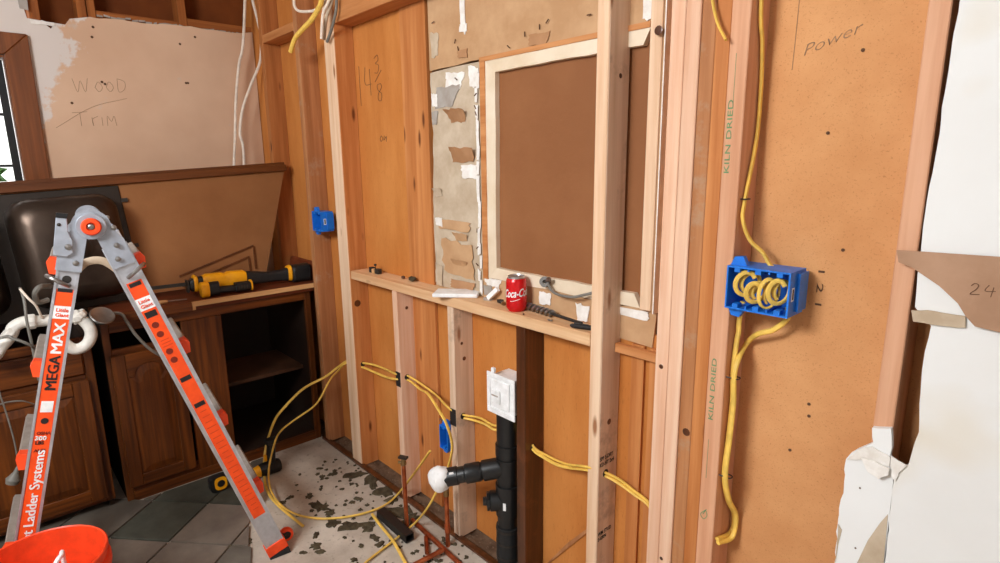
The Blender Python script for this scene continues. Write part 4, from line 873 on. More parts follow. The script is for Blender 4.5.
text('lettering', 'OSHA', 0.012, leg_pt('left', tz(0.664), -0.014, -0.0014), -leftL, upL, 'sticker_text', sL, 0.0004)
text('lettering', '300', 0.017, leg_pt('left', tz(0.648), -0.016, -0.0014), -leftL, upL, 'white_plastic', sL, 0.0006, sx=1.05)
text('lettering', 'LBS', 0.013, leg_pt('left', tz(0.636), -0.014, -0.0014), -leftL, upL, 'print_black', sL, 0.0005)
text('lettering', 'ANSI', 0.012, leg_pt('left', tz(0.614), -0.014, -0.0014), -leftL, upL, 'sticker_text', sL, 0.0004)
sticker('left', tz(1.079), tz(1.069), 0.017, 'print_black', dd=0.0006, parent=sL)
obj('badge', lathe([(0.011, 0), (0.011, 0.0006), (0.009, 0.0006), (0.009, 0.0002), (0, 0.0002)], leg_pt('left', tz(1.105), 0, -0.0006), -RD, 18), 'dark_steel', lad)
sR = sticker('right', tz(1.078), tz(0.178), 0.021, 'sticker_orange')
sticker('right', tz(1.026), tz(0.988), 0.021, 'white_plastic', dd=0.0006, parent=sR)
text('lettering', 'Little', 0.015, leg_pt('right', tz(1.010), -0.016, -0.0016), rightR, -dnR, 'safety_orange', sR, 0.0004)
text('lettering', 'Giant', 0.015, leg_pt('right', tz(0.995), -0.016, -0.0016), rightR, -dnR, 'safety_orange', sR, 0.0004)
for z0, z1 in ((1.075, 1.063), (0.981, 0.962), (0.752, 0.737), (0.655, 0.640)):
    sticker('right', tz(z0), tz(z1), 0.016, 'print_black', dd=0.0006, parent=sR)
for zc in (0.936, 0.905, 0.845, 0.815):
    obj('badge', lathe([(0.010, 0), (0.010, 0.0006), (0.006, 0.0006), (0.006, 0.0002), (0, 0.0002)], leg_pt('right', tz(zc), -0.004, -0.0008), -RD, 12), 'sticker_text', sR)
rn = random.Random(12)
for q in range(26):
    z = 0.725 - q * 0.0205 if q > 3 else 0.885 - q * 0.01
    if 0.63 < z < 0.665: continue
    text('lettering', ''.join(rn.choice(['warning ', 'read ', 'never ', 'climb ']) for _ in range(1)).strip(), 0.0085, leg_pt('right', tz(z), -0.017, -0.0010), rightR, -dnR, 'sticker_text', sR, 0.0) if q < 0 else sticker('right', tz(z), tz(z - 0.0022), 0.016 * rn.uniform(0.6, 1.0), 'print_soft', dd=0.0005, parent=sR, nm='print_line')
# orange tape strap seen between the rails
tag(obj('strap', tube([lp(-0.455, 1.100, 0.20), lp(-0.42, 1.128, 0.20), lp(-0.375, 1.124, 0.20), lp(-0.325, 1.070, 0.20)], 0.012, 8, ry=0.004), 'old_paper', smooth=True), 'beige webbing strap arching between the ladder rails under the hinge', 'strap')

# ================================================================ BUCKET
BC = Vector((-1.826, -1.204, 0.0125))
bkt = thing('plastic_bucket', 'open orange plastic bucket in the foreground beside the ladder', 'bucket', BC)
prof = [(0.0, 0.0), (0.128, 0.0), (0.131, 0.004), (0.1435, 0.27), (0.1445, 0.319), (0.155, 0.321), (0.1565, 0.327), (0.1565, 0.344), (0.154, 0.347), (0.1475, 0.349), (0.1480, 0.369), (0.1530, 0.371), (0.1530, 0.382), (0.150, 0.385), (0.1470, 0.382), (0.1415, 0.27), (0.1275, 0.006), (0.0, 0.006)]
obj('shell', lathe(prof, BC, (0, 0, 1), 48), 'bucket_orange', bkt, smooth=True)
for sg in (-1, 1): obj('handle_lug', lathe([(0.016, 0), (0.016, 0.008), (0.010, 0.012), (0, 0.012)], BC + Vector((0.156 * sg, 0, 0.334)), (sg, 0, 0), 14), 'bucket_orange', bkt)
tag(obj('plastic_loop', tube([BC + Vector(p) for p in ((0.02, -0.03, 0.020), (0.035, -0.01, 0.25), (0.035, 0.015, 0.345), (0.0, 0.045, 0.372), (-0.03, 0.05, 0.33), (0.0, 0.05, 0.020))], 0.006, 8), 'white_plastic', smooth=True), 'white plastic loop standing up inside the orange bucket', 'handle')

# ================================================================ CABLES
def cable(name, pts, r, mat, label, cat='cable', ry=None, group=None):
    return tag(obj(name, tube(pts, r, 8, 8, ry=ry), mat, smooth=True), label, cat, group)
YB = 0.045
# cable that loops on the floor, then runs through every stud of the low wall
cable('yellow_cable', [(-2.0356, -0.4127, 0.0100), (-2.2274, -0.4278, 0.0100), (-2.3758, -0.4212, 0.0100), (-2.5463, -0.3738, 0.0160), (-2.6162, -0.3300, 0.1002), (-2.6054, -0.2850, 0.2177), (-2.5696, -0.2500, 0.2849), (-2.5338, -0.1600, 0.3706), (-2.5020, -0.0600, 0.4129), (-2.4915, 0.0000, 0.4461), (-2.3950, 0.0117, 0.5038), (-2.3000, 0.0383, 0.5115), (-2.2112, 0.0450, 0.5232), (-2.1165, 0.0450, 0.5292), (-1.9550, 0.0007, 0.5619), (-1.9180, 0.0350, 0.5541), (-1.8189, 0.0450, 0.5359), (-1.7318, 0.0450, 0.5193), (-1.5900, 0.0000, 0.5245), (-1.5520, 0.0354, 0.5018), (-1.4834, 0.0550, 0.5066), (-1.4123, 0.0740, 0.4935), (-1.320, 0.0815, 0.552), (-1.27, 0.075, 0.545), (-1.1950, 0.0351, 0.5124), (-1.1377, 0.0450, 0.4957), (-1.0618, 0.0450, 0.4985), (-0.9450, 0.0013, 0.5538), (-0.9020, 0.0348, 0.5393), (-0.8638, 0.0500, 0.5273), (-0.8194, 0.0500, 0.5156), (-0.7635, 0.0500, 0.4982), (-0.742, 0.05, 0.455)], 0.0042, 'romex',
      'yellow cable looping on the floor, then threaded through the low studs', ry=0.006)
# second cable: loop lying across the slab, through the post and down past the white taped pipe to the floor
cable('yellow_cable', [(-1.6435, -0.0600, 0.3561), (-1.7834, -0.0500, 0.1928), (-1.9370, -0.0310, 0.0300), (-1.9275, -0.1021, 0.0140), (-1.9413, -0.1890, 0.0100), (-1.9872, -0.2862, 0.0100), (-2.0580, -0.3604, 0.0100), (-2.1480, -0.4055, 0.0100), (-2.2533, -0.4249, 0.0200), (-2.3755, -0.4106, 0.0300), (-2.5149, -0.3600, 0.0440), (-2.5185, -0.3200, 0.1592), (-2.4847, -0.3000, 0.2196), (-2.4604, -0.2500, 0.2610), (-2.3895, -0.1800, 0.3312), (-2.3628, -0.1500, 0.3794), (-2.3854, -0.0900, 0.4388), (-2.4831, 0.0000, 0.4329), (-2.3950, 0.0058, 0.4952), (-2.3000, 0.0319, 0.4935), (-2.1883, 0.0300, 0.4997), (-2.0863, 0.0300, 0.5042), (-1.9550, -0.0054, 0.5415), (-1.9180, 0.0341, 0.5367), (-1.8114, 0.0200, 0.5323), (-1.7138, -0.0100, 0.5494), (-1.6241, -0.0300, 0.5229), (-1.5637, -0.0400, 0.4909), (-1.5497, -0.0300, 0.4332), (-1.5459, -0.0300, 0.3867), (-1.5603, -0.0350, 0.3265), (-1.5809, -0.0450, 0.2645), (-1.5869, -0.0700, 0.2270), (-1.5841, -0.1200, 0.1761), (-1.7179, -0.0934, 0.0300), (-1.7054, -0.2035, 0.0120), (-1.6745, -0.3369, 0.0100), (-1.6315, -0.4237, 0.0100)], 0.0042, 'romex',
      'long yellow cable lying across the slab and dropping past the white taped pipe', ry=0.006)
cable('yellow_cable', [(-1.5520, 0.0351, 0.4899), (-1.5178, 0.0500, 0.4886), (-1.4560, 0.0550, 0.4924), (-1.4104, 0.0720, 0.4794), (-1.320, 0.0815, 0.530), (-1.27, 0.072, 0.528), (-1.1950, 0.0351, 0.5017), (-1.1414, 0.0350, 0.4910), (-1.0860, 0.0350, 0.4892), (-1.0333, 0.0400, 0.4987), (-0.9450, 0.0062, 0.5423), (-0.9020, 0.0352, 0.5296), (-0.8599, 0.0450, 0.5185), (-0.8123, 0.0450, 0.5085), (-0.7600, 0.0450, 0.4930), (-0.742, 0.04, 0.44)], 0.0042, 'romex', 'lower yellow cable running behind the black stack to the doubled pink studs', ry=0.006)
cable('yellow_cable', [(-1.9002, -0.1796, 0.0210), (-1.8207, -0.1905, 0.0160), (-1.6933, -0.2105, 0.0220), (-1.5770, -0.2342, 0.0100), (-1.4444, -0.2612, 0.0100)], 0.0042, 'romex', 'short yellow cable piece crossing another on the slab', ry=0.006)
cable('yellow_cable', [(-2.2516, -0.0600, 2.1448), (-2.2662, -0.0600, 2.0572), (-2.3115, -0.0600, 2.0252), (-2.3606, -0.0650, 1.9973), (-2.4298, -0.0700, 1.9755), (-2.5034, -0.0750, 1.9486), (-2.5482, -0.0800, 1.9003)], 0.010, 'romex', 'thick yellow cable end hanging from the ceiling by the corner')
cable('white_cable', [(-2.5231, -0.0500, 2.1883), (-2.5385, -0.0500, 2.1126), (-2.5341, -0.0500, 2.0839), (-2.4980, -0.0500, 2.0612), (-2.4133, -0.0500, 2.0436), (-2.3500, -0.0450, 2.0395), (-2.2815, -0.0400, 2.0562), (-2.2398, -0.0400, 2.1280)], 0.006, 'romex_white', 'white cable loop at the top beside the yellow cable end')
cable('white_cable', [(-2.2153, -0.0400, 2.1226), (-2.2426, -0.0400, 2.0559), (-2.2860, -0.0450, 2.0190), (-2.2968, -0.0500, 1.9714), (-2.3098, -0.0500, 1.9204)], 0.006, 'romex_white', 'white cut cable hanging in front of the post top, leftmost of three')
cable('grey_cable', [(-2.2276, -0.0250, 2.1281), (-2.2466, -0.0250, 2.0592), (-2.2874, -0.0300, 2.0103), (-2.3123, -0.0300, 1.9654), (-2.3244, -0.0320, 1.9210)], 0.007, 'old_paper', 'beige cut cable hanging in front of the post top, middle of three', 'cable')
cable('grey_cable', [(-2.2048, -0.0200, 2.1240), (-2.2192, -0.0200, 2.0546), (-2.2291, -0.0200, 2.0161), (-2.2718, -0.0200, 1.9601), (-2.3230, -0.0200, 1.9146)], 0.006, 'wire_grey', 'grey cut cable hanging in front of the post top, rightmost of three')
cable('white_cable', [(-3.3200, 0.0527, 2.4308), (-3.3200, 0.0327, 2.2807), (-3.3200, -0.0005, 2.0518), (-3.3200, -0.0317, 1.9473), (-3.3200, -0.0656, 1.7655), (-3.3200, -0.0922, 1.5558), (-3.3200, -0.1109, 1.4230), (-3.3200, -0.1301, 1.2347)], 0.0075, 'romex_white', 'white cable hanging straight down the tan wall, nearer the window')
cable('white_cable', [(-3.2800, 0.0404, 2.3952), (-3.2800, 0.0570, 2.2768), (-3.2800, 0.0754, 2.1708), (-3.2800, 0.0837, 2.0915), (-3.2800, 0.0665, 1.9674), (-3.2800, 0.0068, 1.8441), (-3.2800, -0.0472, 1.7221), (-3.2800, -0.0754, 1.5965), (-3.2800, -0.0671, 1.5233), (-3.2800, -0.0719, 1.4224), (-3.2800, -0.0959, 1.2345)], 0.0075, 'romex_white', 'white wavy cable hanging by the corner, nearer the studs')
# cable into the big box
cable('yellow_cable', [(-0.552, 0.012, 2.3), (-0.552, 0.022, 2.0), (-0.5520, 0.0297, 1.7338), (-0.5520, 0.0493, 1.6510), (-0.5520, 0.0597, 1.5631), (-0.5520, 0.0568, 1.4608), (-0.5520, 0.0235, 1.3351), (-0.5490, 0.0145, 1.2931), (-0.5374, 0.0300, 1.2494), (-0.5116, 0.0400, 1.2226), (-0.4945, 0.0450, 1.1956), (-0.470, 0.042, 1.19)], 0.0055, 'romex', 'yellow cable coming down the stamped stud into the big blue box', ry=0.004)
cable('yellow_cable', [(-0.545, 0.035, 1.11), (-0.5501, 0.0350, 1.0640), (-0.5493, 0.0350, 1.0384), (-0.5510, 0.0327, 1.0173), (-0.5510, 0.0263, 0.9447), (-0.5510, 0.0338, 0.8641), (-0.5510, 0.0272, 0.7757), (-0.5510, 0.0200, 0.6882), (-0.5490, 0.0444, 0.6152), (-0.5470, 0.0836, 0.5546), (-0.5490, 0.0788, 0.5083), (-0.5530, 0.0126, 0.5197)], 0.0045, 'romex', 'yellow cable leaving the left bottom of the big blue box', ry=0.006)
cable('yellow_cable', [(-0.450, 0.04, 1.112), (-0.4501, 0.0400, 1.0874), (-0.4774, 0.0420, 1.0569), (-0.5098, 0.0450, 1.0401), (-0.5430, 0.0696, 1.0060), (-0.5400, 0.0225, 0.9773), (-0.5400, 0.0092, 0.9379), (-0.5400, 0.0169, 0.8728), (-0.5400, 0.0104, 0.7858), (-0.5400, 0.0035, 0.6996), (-0.5380, 0.0276, 0.6277), (-0.5360, 0.0692, 0.5667), (-0.5380, 0.0612, 0.5088), (-0.5480, 0.0087, 0.5134)], 0.0045, 'romex', 'yellow cable leaving the right bottom of the big blue box', ry=0.006)
for p, nm in (((-0.5520, 0.0231, 1.3373), 'upper'), ((-0.5470, 0.0168, 0.9363), 'middle'), ((-0.5470, 0.0164, 0.6914), 'lower')):
    p = Vector((-0.5575, p[1], p[2])); wd_ = 0.013 if nm == 'upper' else 0.024
    tag(obj('cable_staple', tube([p + Vector((0, -.009, 0)), p + Vector((wd_, -.007, 0)), p + Vector((wd_, .007, 0)), p + Vector((0, .009, 0))], 0.0016, 6), 'dark_steel'), nm + ' dark staple holding yellow cable to the stamped stud', 'staple')
cable('yellow_cable', [(-0.6412, -0.0120, 1.7826), (-0.6350, -0.0120, 1.7432), (-0.6189, -0.0160, 1.6965), (-0.5953, -0.0220, 1.6584)], 0.0048, 'romex', 'short yellow cable end hanging over the orange brown stud', ry=0.003)

# ================================================================ BLUE ELECTRICAL BOXES
def outlet_box(name, label, c, w_, h_, dep, gangs, tilt=0.0, flange=True):
    """open-fronted wall box: c = centre of front face, opening towards -y"""
    c = Vector(c); t = 0.0035; M = Matrix.Translation(c) @ Matrix.Rotation(tilt, 4, 'Y')
    root = thing(name, label, 'electrical box', c + Vector((0, 0, -h_ / 2)))
    def add(nm, bm, mt='blue_box', par=root, bev=0.0):
        bmesh.ops.transform(bm, matrix=M, verts=bm.verts); return obj(nm, bm, mt, par, bev=bev)
    sh = new_bm()
    box(sh, (-w_ / 2, 0, h_ / 2 - t), (w_ / 2, dep, h_ / 2)); box(sh, (-w_ / 2, 0, -h_ / 2), (w_ / 2, dep, -h_ / 2 + t))
    box(sh, (-w_ / 2, 0, -h_ / 2 + t), (-w_ / 2 + t, dep, h_ / 2 - t)); box(sh, (w_ / 2 - t, 0, -h_ / 2 + t), (w_ / 2, dep, h_ / 2 - t)); box(sh, (-w_ / 2 + t, dep - t, -h_ / 2 + t), (w_ / 2 - t, dep, h_ / 2 - t))
    s = add('shell', sh)
    for g in range(gangs):
        xg = -w_ / 2 + w_ * (g + 0.5) / gangs
        for sz in (-1, 1):
            bm = bx((xg - 0.006, 0.001, sz * (h_ / 2 - t) - (0.009 if sz > 0 else 0)), (xg + 0.006, 0.02, sz * (h_ / 2 - t) + (0 if sz > 0 else 0.009))); add('screw_boss', bm)
    for g in range(1, gangs):
        xg = -w_ / 2 + w_ * g / gangs
        for sz in (-1, 1): add('rib', bx((xg - 0.0015, 0.004, sz * (h_ / 2 - t) - (0.006 if sz > 0 else 0)), (xg + 0.0015, dep - t, sz * (h_ / 2 - t) + (0 if sz > 0 else 0.006))))
    if flange:
        for sz in (-1, 1):
            z0 = sz * h_ / 2
            pl = [(-w_ / 2, z0), (-w_ / 2 + 0.036, z0), (-w_ / 2 + 0.026, z0 + sz * 0.020), (-w_ / 2 + 0.008, z0 + sz * 0.018)]
            bm = prism([Vector((a, dep * 0.2, b)) for a, b in pl], (0, 0.014, 0)); add('nail_flange', bm)
            bm = lathe([(0.0028, 0), (0.0028, 0.05), (0, 0.05)], (-w_ / 2 + 0.03, dep * 0.2 + 0.006, z0 + sz * 0.010), (-1, 0, 0), 8); add('nail', bm, 'steel')
    add('step', bx((w_ / 2, dep * 0.45, -h_ / 2 + 0.008), (w_ / 2 + 0.006, dep, h_ / 2 - 0.006)))
    add('paper_label', bx((w_ / 2, 0.012, -0.014), (w_ / 2 + 0.0006, 0.024, 0.014)), 'white_plastic')
    add('print', bx((w_ / 2 + 0.0006, 0.015, -0.011), (w_ / 2 + 0.0009, 0.021, 0.011)), 'print_black')
    return root
big = outlet_box('electrical_box', 'large open blue three-gang box stuffed with coiled yellow wire', (-0.4955, -0.017, 1.150), 0.132, 0.094, 0.080, 3, 0.0)
outlet_box('electrical_box', 'small blue box on the rough old stud near the corner', (-2.565, -0.012, 1.158), 0.096, 0.092, 0.060, 2)
outlet_box('electrical_box', 'blue box low in the wall above the white taped pipe', (-1.640, 0.002, 0.388), 0.050, 0.095, 0.065, 1)
# coils of wire inside the big box: each a wire of its own
for q, (cx, cz, rx, rz, y0, lean) in enumerate([(-0.526, 1.158, 0.019, 0.027, -0.006, 0.35), (-0.505, 1.143, 0.013, 0.022, -0.012, 0.2), (-0.479, 1.144, 0.014, 0.033, -0.008, 0.25), (-0.460, 1.150, 0.015, 0.026, -0.006, 0.2)]):
    pts_ = []
    for a in range(0, 21):
        t_ = a / 20; an = 0.6 + t_ * 2 * PI * 1.55; sc_ = 1 - 0.16 * t_
        dz_ = rz * math.sin(an) * sc_
        pts_.append((cx + rx * math.cos(an) * sc_ + lean * dz_ * 0.35 + 0.006 * t_, y0 + 0.022 * t_ + 0.012 * math.cos(an), cz + dz_))
    tag(obj('wire_coil', tube(pts_, 0.0052, 8, 5, ry=0.0030), 'romex', smooth=True), ['first', 'second', 'third', 'last'][q] + ' coil of yellow wire from the left inside the big blue box', 'wire coil', 'yellow coils in the big blue box')

# ================================================================ DRAIN STACK
SXC, SYC = -1.320, 0.038
stk = thing('drain_stack', 'black plastic drain stack with side arm standing in the stud bay', 'drain pipe', (SXC, SYC, -0.01))
obj('pipe', lathe([(0.037, 0.0), (0.037, 0.60), (0, 0.60)], (SXC, SYC, -0.01), (0, 0, 1), 24), 'abs_black', stk, smooth=True)
def sleeve(z0, z1, r, mt='abs_black', nm='coupling'): return obj(nm, lathe([(0.036, z0), (r, z0 + 0.002), (r, z1 - 0.002), (0.036, z1)], (SXC, SYC, 0), (0, 0, 1), 24), mt, stk, smooth=True)
sleeve(0.43, 0.475, 0.042); sleeve(0.335, 0.425, 0.0405, nm='tee_fitting'); sleeve(0.205, 0.325, 0.043, nm='cleanout_tee'); sleeve(0.03, 0.165, 0.0425, 'rubber', 'rubber_sleeve')
for z in (0.045, 0.10, 0.15): sleeve(z - 0.006, z + 0.006, 0.0437, 'dark_steel', 'hose_clamp')
A0, A1 = Vector((SXC, SYC, 0.388)), Vector((-1.474, -0.130, 0.345)); ad_ = (A1 - A0).normalized()
obj('arm_hub', lathe([(0.034, 0), (0.036, 0.03), (0.036, 0.075), (0.031, 0.078)], A0 + ad_ * 0.012, ad_, 20), 'abs_black', stk, smooth=True)
obj('elbow', lathe([(0.030, 0.0), (0.034, 0.006), (0.034, 0.055), (0.029, 0.06)], A0 + ad_ * 0.092, ad_, 20), 'abs_black', stk, smooth=True)
obj('arm', lathe([(0.0285, 0.02), (0.0285, (A1 - A0).length)], A0, ad_, 20), 'abs_black', stk, smooth=True)
obj('arm_end', lathe([(0.0287, 0.0), (0.032, 0.002), (0.032, 0.046), (0.0287, 0.048)], A0 + ad_ * 0.175, ad_, 20), 'abs_black', stk, smooth=True)
sd_ = Vector((0.75, -0.66, 0)); 
obj('pipe_label', obox(new_bm(), A0 + ad_ * 0.198 + sd_.normalized() * 0.0318 * 0.72 + Vector((0, 0, 0.0318 * 0.72)), ad_ * 0.008, (sd_.cross(ad_)).normalized() * 0.006, (sd_.normalized() + Vector((0, 0, 1))).normalized() * 0.0012), 'white_plastic', stk)
cl_d = Vector((-0.62, -0.78, 0)).normalized(); CL = Vector((SXC, SYC, 0.258))
obj('cleanout_hub', lathe([(0.036, 0), (0.036, 0.062), (0.030, 0.066)], CL, cl_d, 20), 'abs_black', stk, smooth=True)
obj('cleanout_plug', lathe([(0.033, 0.066), (0.033, 0.074), (0.016, 0.076), (0.014, 0.088), (0, 0.088)], CL, cl_d, 8), 'abs_black', stk)
nl = Vector((0.5, -0.86, 0)).normalized()
obj('pipe_label', obox(new_bm(), Vector((SXC, SYC, 0.256)) + nl * 0.0432, nl.cross(UP) * 0.005, UP * 0.014, nl * 0.0008), 'white_plastic', stk)
# white tape over the open end of the arm
ball = new_bm(); bmesh.ops.create_icosphere(ball, subdivisions=3, radius=0.042)
for v in ball.verts:
    n_ = mnoise.noise(v.co * 38) * 0.008 + mnoise.noise(v.co * 90) * 0.004; v.co = v.co * (1 + n_ / 0.042); v.co.z *= 1.08
bmesh.ops.translate(ball, verts=ball.verts, vec=A1 + ad_ * 0.006)
tag(obj('tape_wrap', ball, 'tape_white', smooth=True), 'crumpled white tape wrapped over the end of the black drain arm', 'tape wrap')
# white vent box on top of the stack
wb = thing('vent_box', 'white plastic vent box on top of the black drain stack', 'vent box', (-1.31, 0.02, 0.59))
wx0, wx1, wz0, wz1, wy = -1.373, -1.2395, 0.592, 0.735, -0.006
fr = new_bm()
for a_, b_ in (((wx0, wy, wz0), (wx1, wy + 0.006, wz0 + 0.02)), ((wx0, wy, wz1 - 0.014), (wx1, wy + 0.006, wz1)), ((wx0, wy, wz0 + 0.0202), (wx0 + 0.016, wy + 0.006, wz1 - 0.0142)), ((wx1 - 0.016, wy, wz0 + 0.0202), (wx1, wy + 0.006, wz1 - 0.0142))): box(fr, a_, b_)
obj('flange', fr, 'white_plastic', wb, bev=0.0015)
sh = new_bm()
for a_, b_ in (((wx0 + 0.017, wy + 0.0062, wz0 + 0.012), (wx0 + 0.020, 0.082, wz1 - 0.010)), ((wx1 - 0.020, wy + 0.0062, wz0 + 0.012), (wx1 - 0.017, 0.082, wz1 - 0.010)), ((wx0 + 0.0202, wy + 0.0062, wz1 - 0.0135), (wx1 - 0.0202, 0.082, wz1 - 0.0105)), ((wx0 + 0.0202, wy + 0.0062, wz0 + 0.012), (wx1 - 0.0202, 0.082, wz0 + 0.015)), ((wx0 + 0.0165, wy + 0.003, wz0 + 0.0205), (wx1 - 0.0165, wy + 0.0061, wz1 - 0.0145))): box(sh, a_, b_)
obj('shell', sh, 'white_plastic', wb)
obj('cover_panel', bx((-1.352, wy - 0.003, 0.622), (-1.262, wy + 0.0028, 0.716)), 'white_plastic', wb, bev=0.002)
obj('cover_tab', bx((-1.338, wy - 0.012, 0.640), (-1.300, wy - 0.0032, 0.684)), 'white_plastic', wb, bev=0.002)
obj('cover_ridge', bx((-1.334, wy - 0.0145, 0.664), (-1.304, wy - 0.0122, 0.668)), 'grey_paper', wb)
obj('top_lug', bx((-1.352, wy, 0.7352), (-1.337, wy + 0.012, 0.752)), 'white_plastic', wb, bev=0.002)
obj('collar', lathe([(0.036, 0.0), (0.040, 0.002), (0.040, 0.016), (0.036, 0.018)], (SXC, SYC, 0.588), (0, 0, 1), 20), 'white_plastic', wb, smooth=True)

# ================================================================ COPPER PIPES AND DEBRIS
def pipe(name, a, b_, r, label, mt='copper'):
    return tag(obj(name, tube([a, b_], r, 12, smooth=False), mt, smooth=True), label, 'copper pipe')
r1 = thing('copper_riser', 'copper riser with brass stop valve, further from the black stack', 'copper pipe', (-1.7447, -0.1146, 0.0000))
p0, p1 = Vector((-1.7447, -0.1146, 0.0000)), Vector((-1.7381, -0.1200, 0.2830))
obj('pipe', tube([p0, p1], 0.0085, 12, smooth=False), 'copper', r1, smooth=True)
obj('valve_body', lathe([(0.010, 0), (0.012, 0.003), (0.012, 0.014), (0.009, 0.016), (0.009, 0.028), (0, 0.028)], p1, (0, 0, 1), 10), 'brass', r1)
obj('valve_handle', obox(new_bm(), p1 + Vector((0, 0, 0.032)), (0.016, 0.008, 0), (-0.004, 0.008, 0), (0, 0, 0.004)), 'dark_steel', r1)
obj('valve_outlet', tube([p1 + Vector((0, 0, 0.010)), p1 + Vector((-0.014, -0.014, 0.012))], 0.006, 8, smooth=False), 'brass', r1)
r2 = thing('copper_riser', 'copper riser directly below the white taped pipe', 'copper pipe', (-1.5645, -0.0488, 0.0000))
q0 = Vector((-1.5506, -0.0594, 0.0000)); q1 = Vector((q0.x, q0.y, (-1.5469, -0.0590, 0.2115)[2]))
obj('pipe', tube([q0, q1], 0.0085, 12, smooth=False), 'copper', r2, smooth=True)
obj('cap', lathe([(0.011, 0), (0.011, 0.026), (0.008, 0.028), (0, 0.028)], q1, (0, 0, 1), 12), 'brass', r2)
obj('fitting', lathe([(0.0105, 0), (0.0105, 0.03)], q0 + Vector((0, 0, 0.06)), (0, 0, 1), 12), 'copper', r2, smooth=True)
pipe('copper_pipe', (-1.7649, -0.0766, 0.0120), (-1.4186, -0.0978, 0.0100), 0.009, 'longest copper pipe lying on the slab from the black duct towards the wall')
pipe('copper_pipe', (-1.5410, -0.2453, 0.0120), (-1.5149, -0.1090, 0.0280), 0.009, 'copper pipe lying across the slab below the riser')
pipe('copper_pipe', (-1.6403, -0.0967, 0.0100), (-1.5620, -0.1479, 0.0100), 0.008, 'short copper stub lying between the other copper pipes')
bd = thing('black_duct_piece', 'black square metal offcut lying on the mortar', 'offcut', (-1.7479, -0.1452, 0.0000))
d0, d1_ = Vector((-1.8850, -0.1480, 0.0000)), Vector((-1.6648, -0.1542, 0.0000)); dd_ = (d1_ - d0).normalized(); sdd = Vector((-dd_.y, dd_.x, 0)); cc = (d0 + d1_) / 2; hl = (d1_ - d0).length / 2
tb = new_bm()
for o_s, ax1, ax2 in ((sdd * 0.017 + UP * 0.021, sdd * 0.0015, UP * 0.014), (sdd * -0.017 + UP * 0.021, sdd * 0.0015, UP * 0.014), (UP * 0.0085, sdd * 0.017, UP * 0.0015), (UP * 0.036, sdd * 0.0185, UP * 0.0015)): obox(tb, cc + o_s, dd_ * hl, ax1, ax2)
obj('tube', tb, 'black_plastic', bd)
# ================================================================ CAN AND ODDS ON THE SILL
SZ = 0.9572
CC = Vector((-1.268, 0.034, SZ))
can = thing('soda_can', 'red soda can with white script standing on the pine sill', 'can', CC)
obj('body', lathe([(0.0, 0.004), (0.022, 0.003), (0.025, 0.0), (0.0265, 0.003), (0.0325, 0.012), (0.0330, 0.016), (0.0330, 0.093), (0.0318, 0.099), (0.0285, 0.106)], CC, (0, 0, 1), 32), 'coke_red', can, smooth=True)
obj('lid', lathe([(0.0285, 0.1062), (0.0265, 0.109), (0.0268, 0.1125), (0.0255, 0.113), (0.0245, 0.110), (0, 0.1095)], CC, (0, 0, 1), 32), 'can_silver', can, smooth=True)
obj('tab', obox(new_bm(), CC + Vector((0.002, 0.002, 0.1110)), (0.010, 0.002, 0), (-0.001, 0.006, 0), (0, 0, 0.0006)), 'can_silver', can)
def wrap_text(txt, size, ang0, z, sx, shear, thick, tilt=0.0):
    cu = bpy.data.curves.new('t', 'FONT'); cu.body = txt; cu.size = size; cu.offset = thick; cu.shear = shear; cu.resolution_u = 3
    to = bpy.data.objects.new('t', cu); COL.objects.link(to); bpy.context.view_layer.update()
    me = bpy.data.meshes.new_from_object(to.evaluated_get(bpy.context.evaluated_depsgraph_get())); bpy.data.objects.remove(to); bpy.data.curves.remove(cu)
    bm = new_bm(); bm.from_mesh(me); bpy.data.meshes.remove(me)
    bmesh.ops.subdivide_edges(bm, edges=[e for e in bm.edges if e.calc_length() > 0.006], cuts=2)
    bmesh.ops.triangulate(bm, faces=bm.faces)
    for v in bm.verts:
        a = ang0 + v.co.x * sx / 0.033; v.co = CC + Vector((math.cos(a) * 0.0335, math.sin(a) * 0.0335, z + v.co.y + tilt * v.co.x))
    return bm
ca = math.atan2(-1.2 - CC.y, 0 - CC.x)
obj('script', wrap_text('Coca-Cola', 0.036, ca - 1.42, 0.046, 0.60, 0.35, 0.0006, 0.05), 'white_plastic', can, label='white script on the can')
wave = tube([CC + Vector((math.cos(a) * 0.0333, math.sin(a) * 0.0333, 0.040 + 0.004 * math.sin((a - ca) * 3))) for a in [ca - 0.6 + 0.12 * q for q in range(9)]], 0.0009, 6, 4)
obj('ribbon', wave, 'white_plastic', can)
tag(obj('white_cover_plate', obox(new_bm(), Vector((-1.5679, 0.0306, 0.9620)) + Vector((0, 0, 0.003)), Vector((0.062, 0.052, 0)), Vector((-0.028, 0.033, 0)), (0, 0, 0.007)), 'white_plastic', bev=0.003), 'flat white cover plate lying on the sill left of the can', 'cover plate')
wbr = thing('white_bracket', 'small white bent bracket lying behind the can', 'bracket', (-1.42, 0.055, SZ))
obj('arm', obox(new_bm(), Vector((-1.41, 0.062, SZ + 0.027)), Vector((0.020, 0.004, 0.018)), (0, 0.006, 0), Vector((-0.005, 0, 0.006))), 'white_plastic', wbr)
obj('foot', obox(new_bm(), Vector((-1.432, 0.06, SZ + 0.005)), (0.012, 0.004, 0), (0, 0.008, 0), (0, 0, 0.005)), 'grey_paper', wbr)
